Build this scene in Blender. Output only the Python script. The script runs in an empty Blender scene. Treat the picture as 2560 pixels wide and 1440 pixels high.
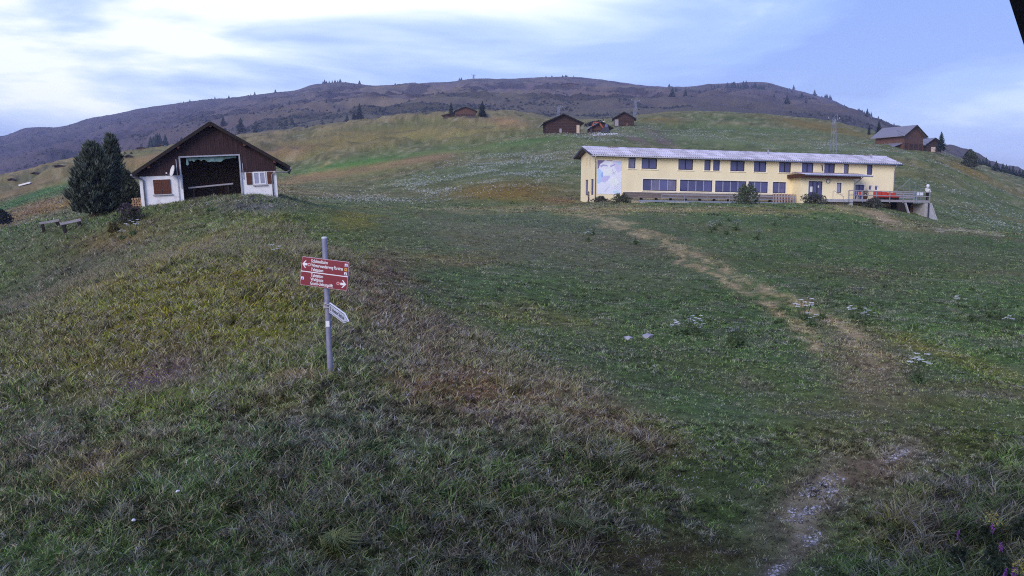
import bpy, math, random
import numpy as np
from mathutils import Vector, Matrix

R = math.radians
random.seed(7); rng = np.random.default_rng(7)
scene = bpy.context.scene
COL = scene.collection

# ------------------------------------------------------------------ camera, sky, sun, exposure
F = 2217.0                                   # focal length in pixels of the 2560 px wide photograph
PITCH = math.atan(180.0 / F)
cd = bpy.data.cameras.new('camera'); cam = bpy.data.objects.new('camera', cd); COL.objects.link(cam)
cd.angle = 2 * math.atan(1280.0 / F); cd.clip_start = 0.05; cd.clip_end = 20000
cam.location = (0, 0, 0); cam.rotation_euler = (math.pi / 2 - PITCH, 0, 0)
scene.camera = cam

SUN_EL, SUN_AZ = R(26), R(208)               # azimuth measured clockwise from +Y (view direction)
w = bpy.data.worlds.new('World'); scene.world = w; w.use_nodes = True
nt = w.node_tree; nt.nodes.clear()
def N(t, **k):
    n = nt.nodes.new(t)
    for a, b in k.items(): setattr(n, a, b)
    return n
def L(a, b): nt.links.new(a, b)
def math_node(op, a, b=None, c=None, clamp=False):
    n = N('ShaderNodeMath', operation=op); n.use_clamp = clamp
    for i, x in enumerate((a, b, c)):
        if x is None: continue
        if isinstance(x, (int, float)): n.inputs[i].default_value = x
        else: L(x, n.inputs[i])
    return n.outputs[0]
out = N('ShaderNodeOutputWorld'); bg = N('ShaderNodeBackground'); bg2 = N('ShaderNodeBackground'); add = N('ShaderNodeAddShader')
sky = N('ShaderNodeTexSky', sky_type='NISHITA'); sky.sun_disc = False
sky.sun_elevation = SUN_EL; sky.sun_rotation = SUN_AZ
L(sky.outputs[0], bg.inputs[0]); bg.inputs[1].default_value = 0.05
tc = N('ShaderNodeTexCoord'); sep = N('ShaderNodeSeparateXYZ'); L(tc.outputs['Generated'], sep.inputs[0])
mp = N('ShaderNodeMapping'); L(tc.outputs['Generated'], mp.inputs[0]); mp.inputs['Scale'].default_value = (1.5, 1.5, 7.0); mp.inputs['Rotation'].default_value = (R(4), R(-7), R(20)); mp.inputs['Location'].default_value = (8.7025, 2.8682, 6.0315)
n1 = N('ShaderNodeTexNoise'); L(mp.outputs[0], n1.inputs['Vector']); n1.inputs['Scale'].default_value = 1.25; n1.inputs['Detail'].default_value = 6; n1.inputs['Roughness'].default_value = 0.52; n1.inputs['Distortion'].default_value = 0.35
# light behind the cloud: brighter low towards the left of the view
dot = N('ShaderNodeVectorMath', operation='DOT_PRODUCT'); L(tc.outputs['Generated'], dot.inputs[0]); dot.inputs[1].default_value = Vector((-0.30, 0.93, 0.10)).normalized()
glow = N('ShaderNodeMapRange'); L(dot.outputs['Value'], glow.inputs[0]); glow.inputs[1].default_value = 0.84; glow.inputs[2].default_value = 1.0; glow.interpolation_type = 'SMOOTHSTEP'
dens = math_node('ADD', math_node('MULTIPLY_ADD', n1.outputs[0], 2.0, -0.63), math_node('MULTIPLY', glow.outputs[0], 0.40))
cr = N('ShaderNodeValToRGB'); L(dens, cr.inputs[0])
e = cr.color_ramp.elements
e[0].position = 0.34; e[0].color = (0.145, 0.225, 0.66, 1)
e[1].position = 0.78; e[1].color = (1.12, 1.12, 1.14, 1)
for p_, c_ in ((0.45, (0.235, 0.35, 0.84, 1)), (0.55, (0.33, 0.45, 0.87, 1)), (0.67, (0.66, 0.77, 0.99, 1))):
    x = e.new(p_); x.color = c_
L(cr.outputs[0], bg2.inputs[0]); bg2.inputs[1].default_value = 0.72
L(bg.outputs[0], add.inputs[0]); L(bg2.outputs[0], add.inputs[1]); L(add.outputs[0], out.inputs[0])

sd = bpy.data.lights.new('sun', 'SUN'); sun = bpy.data.objects.new('sun', sd); COL.objects.link(sun)
sd.energy = 1.5; sd.angle = R(35); sd.color = (1.0, 0.93, 0.88)
sv = Vector((math.sin(SUN_AZ) * math.cos(SUN_EL), math.cos(SUN_AZ) * math.cos(SUN_EL), math.sin(SUN_EL)))
sun.rotation_euler = (-sv).to_track_quat('-Z', 'Y').to_euler()
vs = scene.view_settings; vs.view_transform = 'Standard'; vs.look = 'None'; vs.exposure = 0.42; vs.gamma = 1; vs.use_curve_mapping = False

# ------------------------------------------------------------------ helpers
cp, sp = math.cos(PITCH), math.sin(PITCH)
def ray(u, v):
    xc, yc = (u - 1280) / F, (720 - v) / F
    return Vector((xc, cp + yc * sp, -sp + yc * cp))
def P(u, v, Y):
    d = ray(u, v); return d * (Y / d.y)
def proj(X, Y, Z):
    dep = np.maximum(Y * cp - Z * sp, 0.3)
    return 1280 + F * X / dep, 720 - F * (Y * sp + Z * cp) / dep
def lin(c):
    return tuple(((x / 255) / 12.92 if x / 255 <= 0.04045 else ((x / 255 + 0.055) / 1.055) ** 2.4) for x in c)
def tag(o, label=None, cat=None, group=None, kind=None):
    if label: o['label'] = label
    if cat: o['category'] = cat
    if group: o['group'] = group
    if kind: o['kind'] = kind
    return o
def empty(name, loc=(0, 0, 0), rz=0.0, M=None, parent=None):
    o = bpy.data.objects.new(name, None); COL.objects.link(o); o.empty_display_size = 0.2
    if parent: o.parent = parent
    if M is not None: o.matrix_basis = M
    else: o.location = loc; o.rotation_euler = (0, 0, rz)
    return o
def link(name, me, mat, parent=None, loc=None, rz=0.0, scale=None):
    o = bpy.data.objects.new(name, me); COL.objects.link(o)
    if mat is not None and not me.materials: me.materials.append(mat)
    if parent: o.parent = parent
    if loc is not None: o.location = loc
    if rz: o.rotation_euler = (0, 0, rz)
    if scale is not None: o.scale = (scale,) * 3 if isinstance(scale, (int, float)) else scale
    return o
def copy_tree(o, parent=None):
    c = o.copy(); COL.objects.link(c); c.parent = parent
    for ch in list(o.children): copy_tree(ch, c)
    return c
class MB:
    def __init__(s): s.v = []; s.f = []
    def add(s, vs, fs):
        b = len(s.v); s.v += [tuple(x) for x in vs]; s.f += [tuple(b + i for i in f) for f in fs]; return s
    def box(s, x0, x1, y0, y1, z0, z1, M=None):
        vs = [Vector((x, y, z)) for x in (x0, x1) for y in (y0, y1) for z in (z0, z1)]
        if M is not None: vs = [M @ q for q in vs]
        return s.add(vs, [(0, 1, 3, 2), (4, 6, 7, 5), (0, 4, 5, 1), (2, 3, 7, 6), (0, 2, 6, 4), (1, 5, 7, 3)])
    def bar(s, a, b, w, h, up=(0, 0, 1)):
        a, b = Vector(a), Vector(b); d = (b - a).normalized(); u = Vector(up)
        sx = d.cross(u)
        if sx.length < 1e-4: sx = d.cross(Vector((1, 0, 0)))
        sx.normalize(); uu = sx.cross(d).normalized()
        vs = [p + sx * (i * w / 2) + uu * (j * h / 2) for p in (a, b) for i, j in ((-1, -1), (1, -1), (1, 1), (-1, 1))]
        return s.add(vs, [(3, 2, 1, 0), (4, 5, 6, 7), (0, 1, 5, 4), (1, 2, 6, 5), (2, 3, 7, 6), (3, 0, 4, 7)])
    def tube(s, pts, r, n=8, cap=True):
        pts = [Vector(q) for q in pts]; rr = r if isinstance(r, (list, tuple)) else [r] * len(pts)
        b = len(s.v)
        for i, q in enumerate(pts):
            d = (pts[min(i + 1, len(pts) - 1)] - pts[max(i - 1, 0)]).normalized()
            a = d.cross(Vector((0, 0, 1)))
            if a.length < 1e-3: a = Vector((1, 0, 0))
            a.normalize(); c = d.cross(a)
            for k in range(n):
                t = 2 * math.pi * k / n; s.v.append(tuple(q + (a * math.cos(t) + c * math.sin(t)) * rr[i]))
        for i in range(len(pts) - 1):
            for k in range(n):
                s.f.append((b + i * n + k, b + i * n + (k + 1) % n, b + (i + 1) * n + (k + 1) % n, b + (i + 1) * n + k))
        if cap:
            s.f.append(tuple(b + k for k in range(n))[::-1]); s.f.append(tuple(b + (len(pts) - 1) * n + k for k in range(n)))
        return s
    def prism(s, poly, y0, y1):           # poly in (x, z), extruded along y
        n = len(poly); vs = [(x, y0, z) for x, z in poly] + [(x, y1, z) for x, z in poly]
        fs = [tuple(range(n)), tuple(range(n, 2 * n))[::-1]] + [(i, i + n, (i + 1) % n + n, (i + 1) % n) for i in range(n)]
        return s.add(vs, fs)
    def mesh(s, name, mat=None, smooth=False):
        me = bpy.data.meshes.new(name); me.from_pydata(s.v, [], s.f); me.update()
        if mat: me.materials.append(mat)
        if smooth: me.polygons.foreach_set('use_smooth', [True] * len(me.polygons))
        return me
    def build(s, name, mat, parent=None, smooth=False, kind=None, label=None, **k):
        o = link(name, s.mesh(name, mat, smooth), None, parent, **k)
        if kind: o['kind'] = kind
        if label: o['label'] = label
        return o
def tri_mesh(name, V, T, col=None, smooth=False):
    V = np.asarray(V, np.float32).reshape(-1, 3); T = np.asarray(T, np.int32).reshape(-1, 3)
    me = bpy.data.meshes.new(name)
    me.vertices.add(len(V)); me.vertices.foreach_set('co', V.ravel())
    me.loops.add(T.size); me.loops.foreach_set('vertex_index', T.ravel())
    me.polygons.add(len(T)); me.polygons.foreach_set('loop_start', np.arange(0, T.size, 3, dtype=np.int32))
    if smooth: me.polygons.foreach_set('use_smooth', np.ones(len(T), bool))
    me.update(calc_edges=True)
    if col is not None:
        a = me.color_attributes.new('Col', 'FLOAT_COLOR', 'POINT')
        c4 = np.ones((len(V), 4), np.float32); c4[:, :3] = col; a.data.foreach_set('color', c4.ravel())
    return me

# ------------------------------------------------------------------ materials
MATS = {}
def mat(name, color, rough=0.85, var=0.18, scale=4.0, bump=0.0, stretch=(1, 1, 1), spec=0.3, metal=0.0, rnd=0.0, detail=5, second=None, second_lo=0.5, second_hi=0.7):
    if name in MATS: return MATS[name]
    m = bpy.data.materials.new(name); m.use_nodes = True; t = m.node_tree; b = t.nodes['Principled BSDF']
    b.inputs['Roughness'].default_value = rough; b.inputs['Specular IOR Level'].default_value = spec; b.inputs['Metallic'].default_value = metal
    tc = t.nodes.new('ShaderNodeTexCoord'); mp = t.nodes.new('ShaderNodeMapping'); mp.inputs['Scale'].default_value = stretch
    t.links.new(tc.outputs['Object'], mp.inputs[0])
    nz = t.nodes.new('ShaderNodeTexNoise'); nz.inputs['Scale'].default_value = scale; nz.inputs['Detail'].default_value = detail; nz.inputs['Roughness'].default_value = 0.65
    t.links.new(mp.outputs[0], nz.inputs['Vector'])
    r = t.nodes.new('ShaderNodeValToRGB'); t.links.new(nz.outputs[0], r.inputs[0])
    r.color_ramp.elements[0].position = 0.25; r.color_ramp.elements[1].position = 0.75
    r.color_ramp.elements[0].color = tuple(max(0, c * (1 - var)) for c in color) + (1,)
    r.color_ramp.elements[1].color = tuple(min(1, c * (1 + var)) for c in color) + (1,)
    colout = r.outputs[0]
    if second is not None:
        nb = t.nodes.new('ShaderNodeTexNoise'); nb.inputs['Scale'].default_value = scale * 0.6; nb.inputs['Detail'].default_value = 6
        t.links.new(mp.outputs[0], nb.inputs['Vector'])
        mr = t.nodes.new('ShaderNodeMapRange'); mr.inputs[1].default_value = second_lo; mr.inputs[2].default_value = second_hi
        t.links.new(nb.outputs[0], mr.inputs[0])
        mx = t.nodes.new('ShaderNodeMix'); mx.data_type = 'RGBA'; t.links.new(mr.outputs[0], mx.inputs[0]); t.links.new(colout, mx.inputs[6]); mx.inputs[7].default_value = tuple(second) + (1,)
        colout = mx.outputs[2]
    if rnd:
        oi = t.nodes.new('ShaderNodeObjectInfo'); mr = t.nodes.new('ShaderNodeMapRange'); mr.inputs[3].default_value = 1 - rnd; mr.inputs[4].default_value = 1 + rnd
        t.links.new(oi.outputs['Random'], mr.inputs[0]); vm = t.nodes.new('ShaderNodeVectorMath'); vm.operation = 'SCALE'
        t.links.new(colout, vm.inputs[0]); t.links.new(mr.outputs[0], vm.inputs['Scale']); colout = vm.outputs[0]
    t.links.new(colout, b.inputs['Base Color'])
    if bump:
        bp = t.nodes.new('ShaderNodeBump'); bp.inputs['Strength'].default_value = bump; bp.inputs['Distance'].default_value = 0.02
        t.links.new(nz.outputs[0], bp.inputs['Height']); t.links.new(bp.outputs[0], b.inputs['Normal'])
    MATS[name] = m; return m
def vmat(name, rough=0.9, spec=0.15, trans=0.0, noise=0.0, nscale=3.0):
    m = bpy.data.materials.new(name); m.use_nodes = True; t = m.node_tree; b = t.nodes['Principled BSDF']
    at = t.nodes.new('ShaderNodeVertexColor'); at.layer_name = 'Col'
    b.inputs['Roughness'].default_value = rough; b.inputs['Specular IOR Level'].default_value = spec
    src = at.outputs[0]
    if noise:
        tc = t.nodes.new('ShaderNodeTexCoord'); nz = t.nodes.new('ShaderNodeTexNoise'); nz.inputs['Scale'].default_value = nscale; nz.inputs['Detail'].default_value = 6; nz.inputs['Roughness'].default_value = 0.7
        t.links.new(tc.outputs['Object'], nz.inputs['Vector'])
        mr = t.nodes.new('ShaderNodeMapRange'); mr.inputs[1].default_value = 0.3; mr.inputs[2].default_value = 0.7; mr.inputs[3].default_value = 1 - noise; mr.inputs[4].default_value = 1 + noise
        t.links.new(nz.outputs[0], mr.inputs[0]); vm = t.nodes.new('ShaderNodeVectorMath'); vm.operation = 'SCALE'
        t.links.new(src, vm.inputs[0]); t.links.new(mr.outputs[0], vm.inputs['Scale']); src = vm.outputs[0]
    t.links.new(src, b.inputs['Base Color'])
    if trans:
        tr = t.nodes.new('ShaderNodeBsdfTranslucent'); mx = t.nodes.new('ShaderNodeMixShader'); mx.inputs[0].default_value = trans
        t.links.new(src, tr.inputs[0]); t.links.new(b.outputs[0], mx.inputs[1]); t.links.new(tr.outputs[0], mx.inputs[2])
        t.links.new(mx.outputs[0], t.nodes['Material Output'].inputs[0])
    return m

# ------------------------------------------------------------------ noise
def _h(ix, iy, seed):
    n = (ix.astype(np.int64) * 374761393 + iy.astype(np.int64) * 668265263 + seed * 974634777) & 0xFFFFFFFF
    n = ((n ^ (n >> 13)) * 1274126177) & 0xFFFFFFFF
    return ((n ^ (n >> 16)) & 0xFFFF) / 65535.0
def vnoise(x, y, seed=0):
    x = np.asarray(x, float); y = np.asarray(y, float)
    ix, iy = np.floor(x), np.floor(y); fx, fy = x - ix, y - iy
    fx = fx * fx * fx * (fx * (fx * 6 - 15) + 10); fy = fy * fy * fy * (fy * (fy * 6 - 15) + 10)
    a, b = _h(ix, iy, seed), _h(ix + 1, iy, seed); c, d = _h(ix, iy + 1, seed), _h(ix + 1, iy + 1, seed)
    return (a * (1 - fx) + b * fx) * (1 - fy) + (c * (1 - fx) + d * fx) * fy
def fbm(x, y, oct=4, seed=0):
    s, a, t = 0, 1.0, 0
    for o in range(oct):
        s = s + a * vnoise(x * 2 ** o, y * 2 ** o, seed + o * 17); t += a; a *= 0.5
    return s / t                                # 0..1, mean 0.5
def sstep(x, a, b):
    t = np.clip((x - a) / (b - a), 0, 1); return t * t * (3 - 2 * t)

# ------------------------------------------------------------------ the terrain: one height field over azimuth and distance
def tv(v):
    yc = (720 - np.asarray(v, float)) / F; return (yc * cp - sp) / (cp + yc * sp)
K = 1.2
RIDGE = [(-700, 420), (-200, 360), (0, 338), (20, 344), (80, 322), (110, 319), (150, 321), (180, 316), (230, 300), (300, 287), (350, 276), (400, 268), (450, 262), (500, 253), (560, 248), (600, 245), (640, 240), (700, 233), (750, 229), (790, 214), (830, 209), (880, 209), (930, 212), (980, 213), (1030, 209), (1100, 210), (1150, 205), (1180, 200), (1230, 200), (1300, 199), (1350, 196), (1410, 193), (1450, 195), (1500, 202), (1560, 210), (1610, 217), (1660, 219), (1720, 219), (1760, 212), (1800, 211), (1870, 206), (1910, 209), (1950, 222), (2000, 232), (2040, 244), (2080, 258), (2120, 277), (2170, 297), (2230, 320), (2300, 348), (2400, 395), (2480, 425), (2560, 452), (2900, 540), (3400, 600)]
ST = [
 (9,   [(-800, 1500), (0, 1440), (600, 1430), (1280, 1440), (2000, 1440), (2560, 1425), (3300, 1425)]),
 (14,  [(-800, 1150), (0, 1075), (400, 985), (826, 925), (1100, 975), (1500, 1010), (2000, 1060), (2560, 1075), (3300, 1100)]),
 (20,  [(-800, 950), (0, 895), (400, 765), (700, 745), (900, 770), (1100, 835), (1500, 880), (2000, 900), (2560, 900), (3300, 920)]),
 (28,  [(-800, 860), (0, 798), (180, 722), (400, 652), (600, 625), (800, 635), (1000, 690), (1280, 735), (1500, 760), (2000, 770), (2560, 775), (3300, 790)]),
 (34,  [(-800, 840), (0, 790), (180, 715), (300, 662), (450, 628), (600, 600), (800, 608), (1000, 645), (1280, 672), (1500, 695), (2000, 705), (2560, 722), (3300, 745)]),
 (39,  [(-800, 800), (0, 775), (180, 705), (300, 645), (450, 600), (600, 566), (800, 580), (1000, 612), (1280, 630), (1500, 650), (2000, 665), (2560, 690), (3300, 720)]),
 (50,  [(-800, 740), (0, 640), (170, 556), (350, 515), (520, 492), (690, 484), (760, 520), (900, 548), (1280, 562), (1500, 575), (2000, 590), (2300, 612), (2560, 632), (3300, 680)]),
 (62,  [(-800, 690), (0, 580), (170, 544), (350, 510), (520, 492), (690, 482), (760, 508), (900, 520), (1280, 527), (1500, 532), (2000, 540), (2300, 572), (2560, 592), (3300, 650)]),
 (75,  [(-800, 690), (0, 575), (170, 556), (350, 530), (690, 498), (760, 513), (900, 514), (1100, 519), (1280, 520), (1490, 509), (1700, 511), (2000, 513), (2150, 519), (2250, 545), (2340, 568), (2450, 578), (2560, 588), (3300, 650)]),
 (90,  [(-800, 690), (0, 570), (170, 545), (350, 525), (690, 492), (900, 508), (1100, 512), (1200, 490), (1280, 480), (1400, 492), (1490, 501), (2000, 505), (2240, 515), (2340, 545), (2450, 570), (2560, 585), (3300, 640)]),
 (130, [(-800, 680), (0, 523), (170, 485), (350, 475), (690, 463), (900, 458), (1100, 430), (1280, 410), (1490, 402), (2000, 430), (2340, 470), (2560, 545), (3300, 620)]),
 (170, [(-800, 640), (0, 500), (170, 456), (350, 440), (690, 437), (780, 428), (900, 405), (1100, 385), (1280, 352), (1400, 337), (1520, 338), (1700, 360), (2000, 385), (2200, 378), (2340, 396), (2560, 490), (3300, 600)]),
 (220, [(-800, 600), (0, 475), (170, 432), (350, 412), (690, 392), (900, 372), (1100, 352), (1280, 337), (1400, 326), (1560, 313), (1700, 321), (1900, 326), (2100, 345), (2200, 358), (2340, 386), (2560, 462), (3300, 590)]),
 (280, [(-800, 590), (0, 464), (100, 440), (170, 419), (350, 395), (690, 356), (800, 345), (900, 335), (1000, 321), (1150, 312), (1280, 312), (1400, 311), (1480, 300), (1560, 299), (1650, 283), (1750, 281), (1900, 290), (2050, 304), (2150, 320), (2250, 350), (2340, 384), (2450, 420), (2560, 451), (3300, 580)]),
 (340, [(-800, 590), (0, 468), (170, 425), (350, 396), (690, 342), (800, 332), (900, 317), (1000, 302), (1150, 292), (1280, 294), (1400, 300), (1560, 306), (1750, 300), (1900, 308), (2150, 340), (2340, 400), (2560, 468), (3300, 590)]),
 (480, [(-800, 600), (0, 482), (350, 402), (600, 347), (690, 337), (800, 330), (900, 318), (1150, 305), (1400, 310), (1560, 302), (1750, 292), (1900, 302), (2150, 332), (2340, 402), (2560, 470), (3300, 595)]),
 (750, [(-800, 560), (0, 440), (350, 370), (600, 315), (690, 306), (900, 284), (1150, 270), (1400, 275), (1600, 270), (1750, 268), (1900, 278), (2150, 314), (2340, 392), (2560, 462), (3300, 590)]),
 (1200,[(-800, 480), (0, 390), (350, 322), (690, 268), (800, 252), (900, 246), (1150, 233), (1400, 229), (1600, 240), (1750, 242), (1900, 240), (2050, 270), (2150, 304), (2340, 388), (2560, 457), (3300, 590)]),
]
NA, NR = 740, 560
A = np.linspace(-0.80, 0.80, NA); U = 1280 + F * A
def gsm(x, s):
    k = int(3 * s); g = np.exp(-0.5 * (np.arange(-k, k + 1) / s) ** 2); g /= g.sum()
    return np.convolve(np.pad(x, k, mode='edge'), g, mode='valid')
ys, ts = [3.0, 6.5], [np.full(NA, -4.75 / 3), np.full(NA, -4.75 / 6.5)]
for Y_, pts in ST:
    pu, pv = zip(*pts); ys.append(Y_ * K); ts.append(gsm(tv(np.interp(U, pu, pv)), 9 if Y_ > 40 else 16))
pu, pv = zip(*RIDGE); rid = gsm(tv(np.interp(U, pu, pv)), 1.6)
ys += [1500 * K, 1800 * K, 2300 * K, 3400 * K]
ts += [ts[-1] * 0.45 + rid * 0.55 - 0.002, rid, rid - 0.03, rid - 0.10]
LY = np.log(np.array(ys)); T_ = np.array(ts)
def pchip(x, y, xq):
    h = np.diff(x)[:, None]; d = np.diff(y, axis=0) / h
    m = np.zeros_like(y)
    w1 = 2 * h[1:] + h[:-1]; w2 = h[1:] + 2 * h[:-1]
    ok = (d[:-1] * d[1:]) > 0
    with np.errstate(divide='ignore', invalid='ignore'):
        m[1:-1] = np.where(ok, (w1 + w2) / (w1 / d[:-1] + w2 / d[1:]), 0)
    m[0], m[-1] = d[0], d[-1]
    i = np.clip(np.searchsorted(x, xq) - 1, 0, len(x) - 2)
    t = ((xq - x[i]) / (x[i + 1] - x[i]))[:, None]; H = (x[i + 1] - x[i])[:, None]
    return (2*t**3 - 3*t**2 + 1) * y[i] + (t**3 - 2*t**2 + t) * H * m[i] + (-2*t**3 + 3*t**2) * y[i+1] + (t**3 - t**2) * H * m[i+1]
YR = np.exp(np.linspace(math.log(3.0), math.log(3400 * K), NR))
TT = pchip(LY, T_, np.log(YR))
GX = A[None, :] * YR[:, None]; GY = np.repeat(YR[:, None], NA, 1); GZ = TT * GY
mid = sstep(GY, 120, 210) * (1 - sstep(GY, 420, 560)); far = sstep(GY, 520, 900) * (1 - 0.75 * sstep(GY, 1850, 2100))
bumps = 1 - np.abs(2 * fbm(GX / 34 + 3, GY / 24, 3, 5) - 1)
GZ += ((fbm(GX / 3.2, GY / 3.2, 4, 1) - 0.5) * 0.34 + (fbm(GX / 0.9, GY / 0.9, 2, 2) - 0.5) * 0.14) * sstep(GY, 9, 20)
GZ += mid * ((bumps - 0.6) * (2.2 + 6.8 * sstep(GY, 200, 250) * (1 - sstep(GX / GY, 0.0, 0.06))) + (fbm(GX / 9, GY / 9, 3, 8) - 0.5) * 0.7)
rg = 1 - np.abs(2 * fbm(GX / 150, GY / 150, 5, 21) - 1)
GZ += far * ((rg - 0.65) * 38 + (fbm(GX / 32, GY / 32, 3, 23) - 0.5) * 10)
def ground(X, Y):
    X = np.asarray(X, float); Y = np.maximum(np.asarray(Y, float), 3.01)
    r = (np.log(Y) - math.log(3.0)) / (math.log(3400 * K) - math.log(3.0)) * (NR - 1)
    c = (X / Y + 0.80) / 1.60 * (NA - 1)
    r = np.clip(r, 0, NR - 1.001); c = np.clip(c, 0, NA - 1.001)
    i, j = r.astype(int), c.astype(int); fr, fc = r - i, c - j
    return (GZ[i, j] * (1 - fc) + GZ[i, j + 1] * fc) * (1 - fr) + (GZ[i + 1, j] * (1 - fc) + GZ[i + 1, j + 1] * fc) * fr
def hit(u, v, Y0, Y1):                          # where the line of sight meets the ground between two distances
    d = ray(u, v); Y = np.exp(np.linspace(math.log(Y0), math.log(Y1), 1500)); X = d.x / d.y * Y; Z = d.z / d.y * Y
    k = np.nonzero(ground(X, Y) >= Z)[0]; i = int(k[0]) if len(k) else int(np.argmin(np.abs(ground(X, Y) - Z)))
    return Vector((X[i], Y[i], float(ground(X[i], Y[i]))))
def gpt(u, Y, dz=0.0):                        # a point standing on the ground
    X = (u - 1280) / F * Y
    for _ in range(3):
        z = float(ground(X, Y)); X = (u - 1280) / F * (Y * cp - z * sp)
    return Vector((X, Y, float(ground(X, Y)) + dz))

# ------------------------------------------------------------------ what grows where (ground cover: colours, height, bare tracks)
def ell(u, v, cu, cv, ru, rv, rot=0.0):
    c, s = math.cos(R(rot)), math.sin(R(rot)); du, dv = u - cu, v - cv
    q = ((du * c + dv * s) / ru) ** 2 + ((-du * s + dv * c) / rv) ** 2
    return np.exp(-q * 1.1)
def pdist(u, v, pts, kv=1.0):                 # distance in picture pixels to a poly-line
    best = np.full(np.shape(u), 1e9)
    for (ax, ay), (bx, by) in zip(pts[:-1], pts[1:]):
        dx, dy = bx - ax, by - ay; t = np.clip(((u - ax) * dx + (v - ay) * dy) / (dx * dx + dy * dy), 0, 1)
        best = np.minimum(best, np.hypot(u - ax - t * dx, (v - ay - t * dy) * kv))
    return best
RUT1 = [(1440, 533), (1530, 562), (1600, 588), (1660, 605), (1706, 645), (1783, 684), (1836, 716), (1906, 752), (1970, 800), (2040, 870)]
RUT2 = [(1490, 535), (1590, 568), (1660, 596), (1720, 624), (1800, 659), (1871, 698), (1941, 730), (1994, 758), (2047, 790), (2082, 817), (2135, 853), (2190, 905)]
PATCH = [   # cu, cv, ru, rv, rot, display colour, weight
 (300, 840, 430, 150, -10, (90, 86, 46), .85), (640, 720, 240, 80, 0, (104, 94, 50), .7), (560, 800, 260, 80, 10, (104, 104, 44), .65), (420, 1010, 150, 45, -8, (80, 92, 40), .6),
 (400, 655, 330, 20, -22, (126, 116, 74), .65), (190, 660, 230, 34, -25, (84, 84, 84), .65), (300, 590, 160, 30, -15, (112, 94, 74), .55), (90, 620, 160, 60, -20, (74, 80, 66), .6), (60, 760, 110, 60, -30, (76, 82, 74), .5),
 (560, 545, 200, 40, -5, (84, 98, 66), .7), (700, 575, 110, 50, 0, (100, 104, 56), .5), (640, 515, 90, 18, 0, (92, 92, 112), .6), (760, 640, 140, 25, 5, (102, 98, 50), .6),
 (90, 1120, 190, 130, 0, (48, 52, 46), .75), (150, 1060, 100, 40, 0, (70, 78, 74), .5), (240, 1180, 150, 50, -20, (104, 84, 62), .5), (420, 930, 130, 45, -10, (92, 70, 96), .5),
 (960, 720, 90, 110, -30, (96, 76, 68), .85), (1080, 850, 190, 90, 30, (102, 86, 80), .85), (1150, 985, 200, 70, 5, (114, 88, 68), .85), (1430, 1010, 190, 80, 25, (118, 102, 88), .85), (1600, 1090, 110, 60, 30, (108, 92, 76), .6),
 (960, 880, 160, 50, 20, (84, 86, 80), .4), (770, 1090, 260, 90, -10, (86, 92, 94), .6), (1230, 1070, 260, 60, 5, (86, 84, 84), .55), (700, 1000, 120, 50, 0, (100, 92, 70), .5), (770, 935, 80, 20, 0, (120, 96, 84), .5),
 (700, 1340, 800, 130, 0, (56, 64, 44), .6), (1350, 1370, 500, 100, 0, (58, 56, 44), .6), (1550, 1230, 380, 90, 0, (72, 78, 50), .55), (830, 1370, 45, 45, 0, (108, 118, 78), .6),
 (1120, 740, 160, 60, 10, (66, 82, 62), .6), (1500, 880, 300, 130, 10, (68, 80, 62), .5), (1400, 620, 380, 60, 0, (98, 98, 92), .5), (1250, 560, 350, 30, 0, (96, 100, 90), .45), (880, 550, 60, 25, 0, (110, 106, 52), .6), (880, 600, 90, 25, 0, (88, 100, 62), .5),
 (1150, 650, 120, 20, 0, (108, 92, 70), .45), (1330, 790, 170, 30, 5, (98, 90, 62), .4), (1600, 700, 160, 40, 0, (86, 88, 76), .4),
 (1550, 525, 380, 9, 0, (128, 116, 92), .75), (1250, 521, 330, 5, 0, (140, 130, 112), .6), (2000, 527, 120, 8, 0, (118, 108, 78), .6),
 (2150, 885, 120, 66, 25, (118, 108, 96), .75), (2190, 960, 100, 56, 10, (108, 98, 84), .6), (2400, 900, 190, 22, 17, (98, 98, 58), .6), (2300, 860, 90, 14, 17, (100, 98, 52), .5), (2180, 700, 150, 40, 10, (82, 82, 70), .4), (2420, 640, 160, 40, 10, (88, 88, 74), .4),
 (2060, 1240, 190, 75, -35, (118, 110, 104), .75), (2030, 1350, 60, 50, -40, (112, 104, 98), .6), (2240, 1130, 90, 30, -25, (112, 104, 100), .6), (1950, 1420, 70, 26, -30, (112, 104, 108), .7), (2180, 1180, 90, 40, 0, (96, 82, 70), .6),
 (2420, 1300, 160, 140, 0, (52, 56, 46), .7), (2250, 1330, 110, 80, 0, (84, 78, 58), .5), (1700, 1400, 260, 60, 0, (66, 54, 40), .6), (2450, 1100, 150, 50, 10, (76, 76, 46), .5),
 (2200, 540, 60, 12, 22, (150, 132, 118), .85), (2110, 520, 50, 7, 12, (150, 134, 112), .8), (2420, 578, 90, 3.5, 4, (172, 166, 160), .8), (2440, 566, 110, 8, 6, (112, 100, 66), .6),
]
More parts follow.
